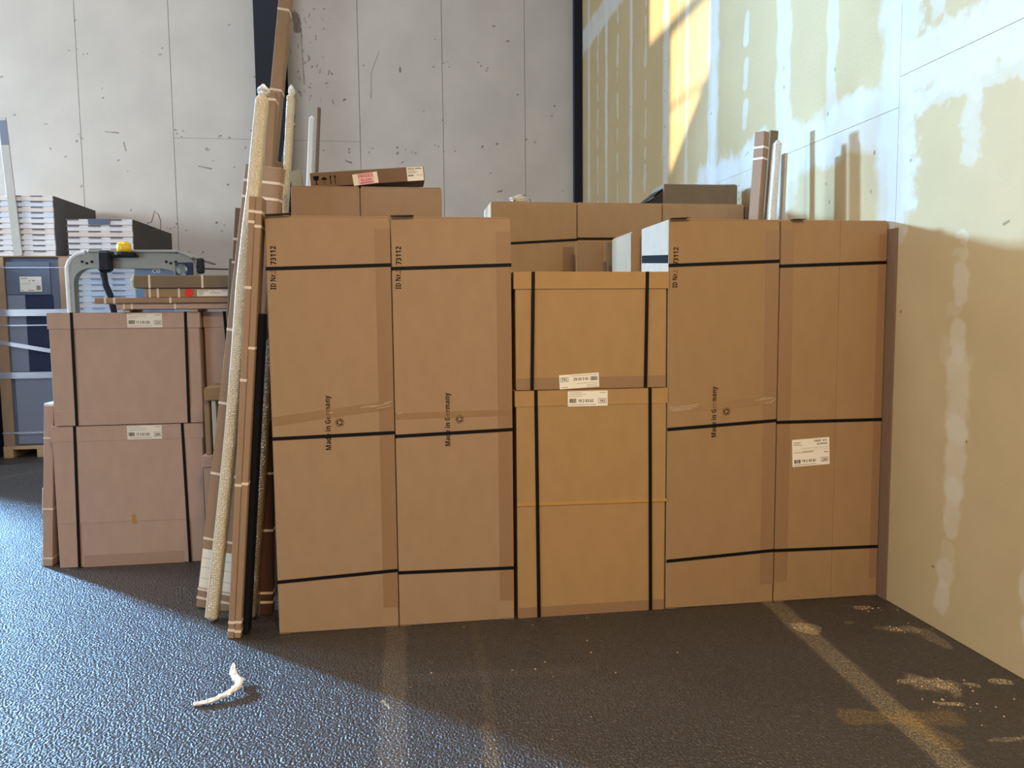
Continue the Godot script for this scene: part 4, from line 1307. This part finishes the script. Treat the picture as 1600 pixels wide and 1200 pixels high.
func build_pallets() -> void:
	pallet("euro-style wooden pallet under the grey cabinet at the left edge", -4.42, -3.62, -9.52, -10.72)
	var z := -9.52
	var c := thing("wrapped_cabinet", "tall grey cabinet with brown corner guards and film bands at the left edge", "cabinet", Vector3(-4.01, 0.133, z))
	var st := begin()
	span(st, -0.385, 0.385, 0.0, 2.115, -1.15, -0.03, 0.004)
	obj("body", st, M.grey_board, c)
	st = begin()
	span(st, -0.27, 0.185, 1.70, 2.06, -0.03, -0.008, 0.003)
	var pn := obj("upper_panel", st, M.grey_board, c)
	st = begin()
	span(st, -0.13, 0.095, 1.735, 1.90, -0.0078, -0.007, 0.0)
	var lb := obj("label", st, M.paper, pn)
	lb.set_meta("label", "white printed label")
	marks(pn, "small_print", [[0.04, 0.083, 1.75, 1.80], [-0.115, -0.1, 1.745, 1.755], [-0.05, 0.02, 1.745, 1.753], [-0.04, -0.02, 1.85, 1.858], [0.0, 0.025, 1.85, 1.862], [-0.115, -0.05, 1.876, 1.884], [-0.115, -0.02, 1.82, 1.823]], -0.0069, M.grey_ink)
	st = begin()
	span(st, -0.27, -0.09, 0.84, 1.698, -0.03, -0.014, 0.003)
	obj("side_panel", st, M.grey_light, c)
	st = begin()
	span(st, -0.088, 0.20, 0.84, 1.695, -0.03, -0.022, 0.002)
	obj("dark_panel", st, M.navy, c)
	st = begin()
	span(st, -0.245, 0.24, 0.02, 0.80, -0.03, -0.010, 0.003)
	obj("lower_panel", st, M.grey_light, c)
	for s in [-1, 1]:
		st = begin()
		span(st, s * 0.40, s * 0.285, 0.0, 2.125, -0.03, 0.0, 0.003)
		span(st, s * 0.40, s * 0.388, 0.0, 2.125, -0.14, -0.002, 0.003)
		obj("corner_guard", st, M.card_pale, c)
	st = begin()
	span(st, -0.405, 0.405, 2.115, 2.127, -1.16, 0.002, 0.002)
	obj("top_sheet", st, M.card, c)
	for b in [[2.0, 2.0, 0.008], [1.50, 1.50, 0.075], [1.36, 1.36, 0.012], [1.18, 1.02, 0.045], [0.80, 0.80, 0.07], [0.15, 0.15, 0.02]]:
		st = begin()
		bar(st, Vector3(-0.405, b[0], 0.004), Vector3(0.405, b[1], 0.004), b[2], 0.001, Vector3(0, 1, 0), 0.0)
		bar(st, Vector3(0.405, b[1], 0.004), Vector3(0.405, b[1], -1.16), b[2], 0.001, Vector3(0, 1, 0), 0.0)
		obj("film_band", st, M.film, c)
	# trays stacked on it
	trays("stack of pale slotted trays on top of the wrapped grey cabinet", -4.42, -3.765, 2.262, 11, 0.0606, -9.56, -10.82)
	# upright white profile in front of those trays
	var p := leaning("white_profile", "upright pale grey profile standing on the wrapped cabinet at the left edge", "profile", Vector3(-4.145, 2.2615, -9.535), Vector3(-4.225, 3.76, -9.535), 0.088, 0.02, M.card_white)
	st = begin()
	span(st, -0.03, 0.046, 1.21, 1.47, 0.0, 0.004, 0.001)
	obj("grey_end", st, M.grey_light, p)
	# a second stack on its own pallet
	pallet("wooden pallet hidden under the second tray stack behind the stacker", -3.46, -2.78, -9.08, -10.58)
	st = begin()
	span(st, -3.44, -2.80, 0.134, 1.358, -10.56, -9.12, 0.004)
	tag(obj("tray_bundle", st, M.tray), "pale wrapped bundle carrying the second tray stack, behind the stacker", "bundle")
	trays("stack of pale slotted trays behind the stacker, lower than the stack at the left edge", -3.447, -2.795, 1.36, 20, 0.0630, -9.09, -10.585)
	st = begin()
	span(st, -3.235, -3.015, 2.565, 2.622, -9.089, -9.084, 0.001)
	tag(obj("grey_tag", st, M.grey_board), "dark grey card strip on the front of the second tray stack", "card")
	var roll := thing("paper_end", "small brown rounded carton end lying on the second tray stack", "cardboard", Vector3(-3.31, 2.624, -10.0))
	st = begin()
	var rp := PackedVector2Array([Vector2(-0.09, 0), Vector2(0.075, 0), Vector2(0.085, 0.05), Vector2(0.06, 0.085), Vector2(-0.04, 0.09), Vector2(-0.085, 0.05)])
	extrude(st, rp, 0.0, -0.2)
	obj("body", st, M.card_pale, roll)
	st = begin()
	tube(st, [Vector3(-2.83, 2.622, -9.7), Vector3(-2.80, 2.66, -9.7), Vector3(-2.775, 2.655, -9.7), Vector3(-2.755, 2.70, -9.7), Vector3(-2.73, 2.79, -9.7), Vector3(-2.69, 2.75, -9.7), Vector3(-2.668, 2.68, -9.7), Vector3(-2.672, 2.58, -9.7), Vector3(-2.79, 2.56, -9.7)], 0.005, 6)
	tag(obj("wire_loop", st, M.card_dark), "bent wire loop sticking up from the second tray stack", "wire")
	# a load beyond the left edge of the picture, its dark side just in view
	st = begin()
	span(st, -5.6, -4.50, 0.0, 2.2, -10.2, -9.0, 0.006)
	tag(obj("dark_load", st, M.navy), "dark wrapped load at the far left edge beside the grey cabinet", "load")

func trays(label: String, x0: float, x1: float, y0: float, n: int, step: float, zf: float, zb: float) -> void:
	var o := thing("tray_stack", label, "tray stack", Vector3((x0 + x1) / 2, y0, zf))
	var w := x1 - x0
	for i in n:
		var st := begin()
		var j := rng.randf_range(-0.004, 0.004)
		span(st, -w / 2 + j, w / 2 + j, i * step + 0.0012, (i + 1) * step - 0.0012, zb - zf, -0.004 + j, 0.003)
		obj("tray", st, [M.tray, M.tray_peach, M.tray, M.tray_cool][rng.randi() % 4], o)
	var st := begin()
	for i in n:
		for k in 3:
			var x: float = -w / 2 + w * (k + 0.18) / 3.0
			span(st, x - 0.05, x + 0.075, (i + 0.78) * step, (i + 0.98) * step, -0.01, 0.0012, 0.0)
	var s := obj("grip_slot", st, M.slot, o)
	s.set_meta("kind", "stuff")
	st = begin()
	span(st, w / 2 + 0.004, w / 2 + 0.008, 0.0, n * step, zb - zf, -0.02, 0.001)
	obj("side_wrap", st, M.tray_side, o)

# ------------------------------------------------------------------ the stacker behind the left stack

func build_stacker() -> void:
	var o := thing("stacker", "silver stacker truck with a rounded roof guard and a yellow beacon, behind the left stack", "stacker", Vector3(-2.16, 0, -7.0))
	# the guard: a bent hoop of sheet, cut from a plate
	var outer := PackedVector2Array()
	var inner := PackedVector2Array()
	outer.append(Vector2(-0.53, 0.30))
	for k in 9:
		var a := PI - PI / 2 * k / 8
		outer.append(Vector2(-0.37 + 0.16 * cos(a), 1.955 + 0.16 * sin(a)))
	for k in 9:
		var a := PI / 2 - PI / 2 * k / 8
		outer.append(Vector2(0.37 + 0.13 * cos(a), 1.955 + 0.14 * sin(a)))
	outer.append(Vector2(0.50, 0.30))
	inner.append(Vector2(0.36, 0.30))
	for k in 7:
		var a := PI / 2 * k / 6
		inner.append(Vector2(0.22 + 0.14 * cos(a), 1.88 + 0.09 * sin(a)))
	for k in 7:
		var a := PI / 2 + PI / 2 * k / 6
		inner.append(Vector2(-0.34 + 0.13 * cos(a), 1.85 + 0.125 * sin(a)))
	inner.append(Vector2(-0.47, 0.30))
	outer.append_array(inner)
	var st := begin()
	extrude(st, outer, -0.10, 0.0)
	obj("guard", st, M.silver, o)
	st = begin()
	var rim: Array = []
	rim.append(Vector3(-0.515, 0.3, 0.0))
	for k in 9:
		var a := PI - PI / 2 * k / 8
		rim.append(Vector3(-0.37 + 0.145 * cos(a), 1.955 + 0.145 * sin(a), 0.0))
	tube(st, rim, 0.017, 8)
	obj("rim", st, M.film_white, o)
	for s in [-1, 1]:
		for k in [[-0.035, 0.006], [0.0, -0.006], [0.04, 0.006]]:
			st = begin()
			var bx := (-0.36 if s < 0 else 0.30) + float(k[0])
			lathe(st, [Vector2(0.0, 0.0), Vector2(0.011, 0.001), Vector2(0.011, 0.006), Vector2(0.006, 0.009)], Vector3.ZERO, 8)
			var bolt := obj("bolt", st, M.black, o)
			bolt.transform = Transform3D(Basis(Vector3.RIGHT, PI / 2), Vector3(bx, 2.02 + float(k[1]), 0.0))
	st = begin()
	span(st, -0.34, 0.36, 2.100, 2.122, -0.85, 0.03, 0.004)
	box(st, Vector3(0.42, 2.085, -0.4), Vector3(0.14, 0.02, 0.85), 0.004, Basis(Vector3(0, 0, 1), -0.42))
	obj("roof_plate", st, M.silver, o)
	st = begin()
	span(st, -0.46, 0.36, 1.40, 1.975, -0.06, -0.052, 0.0)
	obj("windscreen", st, M.glass, o)
	st = begin()
	lathe(st, [Vector2(0.060, 0.0), Vector2(0.085, 0.006), Vector2(0.085, 0.028), Vector2(0.055, 0.035)], Vector3(-0.045, 2.068, 0.05), 16)
	box(st, Vector3(-0.08, 2.07, 0.03), Vector3(0.26, 0.022, 0.05), 0.004)
	obj("beacon_base", st, M.black, o)
	st = begin()
	st.set_smooth_group(0)
	lathe(st, [Vector2(0.050, 0.0), Vector2(0.056, 0.012), Vector2(0.056, 0.055), Vector2(0.047, 0.075), Vector2(0.028, 0.086), Vector2(0.0, 0.088)], Vector3(-0.048, 2.100, 0.05), 20)
	obj("beacon", st, M.beacon, o)
	st = begin()
	box(st, Vector3(-0.20, 2.025, 0.05), Vector3(0.105, 0.175, 0.09), 0.022)
	obj("lamp_housing", st, M.black, o)
	st = begin()
	tube(st, [Vector3(-0.225, 1.95, 0.03), Vector3(-0.215, 1.84, 0.03), Vector3(-0.185, 1.75, 0.02), Vector3(-0.17, 1.62, 0.0), Vector3(-0.17, 1.2, 0.0)], 0.026, 8)
	obj("lamp_arm", st, M.black, o)
	st = begin()
	span(st, 0.335, 0.475, 1.885, 2.02, 0.0, 0.012, 0.005)
	var rec := obj("side_recess", st, M.navy, o)
	st = begin()
	lathe(st, [Vector2(0.0, 0.0), Vector2(0.052, 0.002), Vector2(0.052, 0.010), Vector2(0.035, 0.018), Vector2(0.0, 0.021)], Vector3.ZERO, 16)
	var mi := obj("round_lamp", st, M.mirror, rec)
	mi.transform = Transform3D(Basis(Vector3.RIGHT, PI / 2), Vector3(0.385, 1.955, 0.012))
	st = begin()
	box(st, Vector3(0.545, 1.99, 0.03), Vector3(0.055, 0.13, 0.06), 0.016)
	obj("side_mirror", st, M.black, o)
	st = begin()
	tube(st, [Vector3(0.50, 1.985, 0.0), Vector3(0.56, 1.968, 0.0), Vector3(0.70, 1.964, 0.0), Vector3(0.80, 1.963, 0.0)], 0.006, 6)
	obj("bar", st, M.black, o)
	txt(o, "mark", "CO", Vector3(0.168, 1.952, -0.045), 0.062, 0.030, 0.0, M.paper)
	# mast, body and wheels below
	st = begin()
	span(st, -0.50, 0.48, 0.12, 1.15, -0.9, -0.02, 0.03)
	obj("body", st, M.silver, o)
	for x in [-0.42, 0.40]:
		st = begin()
		lathe(st, [Vector2(0.0, -0.05), Vector2(0.12, -0.05), Vector2(0.125, -0.03), Vector2(0.125, 0.03), Vector2(0.12, 0.05), Vector2(0.0, 0.05)], Vector3.ZERO, 20)
		var wh := obj("wheel", st, M.black, o)
		wh.transform = Transform3D(Basis(Vector3(0, 0, 1), PI / 2), Vector3(x, 0.125, -0.3))

# ------------------------------------------------------------------ small things on the floor

func build_floor_scraps() -> void:
	var o := thing("plastic_strip", "crumpled white plastic strip with a hooked end lying on the asphalt in the foreground", "plastic film", Vector3(-0.74, 0.0, -3.26))
	var pts := [Vector3(-0.10, 0.008, 0.072), Vector3(-0.055, 0.012, 0.066), Vector3(-0.01, 0.016, 0.045), Vector3(0.03, 0.022, 0.015), Vector3(0.054, 0.028, -0.022), Vector3(0.052, 0.036, -0.06), Vector3(0.030, 0.032, -0.10), Vector3(0.014, 0.040, -0.14), Vector3(0.006, 0.052, -0.185)]
	var wid := [0.012, 0.022, 0.026, 0.026, 0.028, 0.030, 0.040, 0.024, 0.012]
	var n := noise(95, 9.0, 2)
	var curve := Curve3D.new()
	for p in pts:
		curve.add_point(p)
	var l := curve.get_baked_length()
	var rings: Array = []
	for i in 41:
		var s := l * i / 40.0
		var c := curve.sample_baked(s, true)
		var t := (curve.sample_baked(min(s + 0.01, l), true) - curve.sample_baked(max(s - 0.01, 0), true)).normalized()
		var f := i / 40.0 * 8.0
		var w: float = lerp(wid[int(min(f, 7.0))], wid[int(min(f, 7.0)) + 1], f - int(min(f, 7.0)))
		var side := t.cross(Vector3.UP).normalized()
		var up := side.cross(t)
		var ring := PackedVector3Array()
		for k in 10:
			var a := TAU * k / 10
			var r := 1.0 + 0.7 * n.get_noise_3d(cos(a), s * 4.0, sin(a))
			var q: Vector3 = c + side * cos(a) * w * 0.5 * r + up * sin(a) * 0.009 * r
			q.y = max(q.y, 0.001)
			ring.append(q)
		rings.append(ring)
	var st := begin()
	loft(st, rings)
	obj("film", st, M.film_white, o)
	# crumbs of plaster
	st = begin()
	for k in 90:
		var spot: Array = [[2.2, -2.87, 0.12], [2.4, -3.43, 0.10], [2.15, -2.72, 0.10], [2.4, -3.7, 0.08], [1.96, -3.52, 0.05], [1.2, -3.3, 0.9], [0.2, -3.2, 0.9], [2.35, -2.6, 0.2]][k % 8]
		var at := Vector3(spot[0] + rng.randfn(0, spot[2] * 0.6), 0.0, spot[1] + rng.randfn(0, spot[2] * 0.4))
		at.x = min(at.x, 2.57)
		at.z = max(at.z, -3.85)
		var s := rng.randf_range(0.002, 0.005)
		box(st, at + Vector3(0, s * 0.4, 0), Vector3(s * 1.6, s, s * 1.2), s * 0.3, Basis(Vector3.UP, rng.randf() * TAU))
	var cr := obj("plaster_crumbs", st, M.wood)
	cr.set_meta("kind", "stuff")
	tag(cr, "loose pale plaster crumbs scattered over the asphalt near the plasterboard wall", "crumbs")
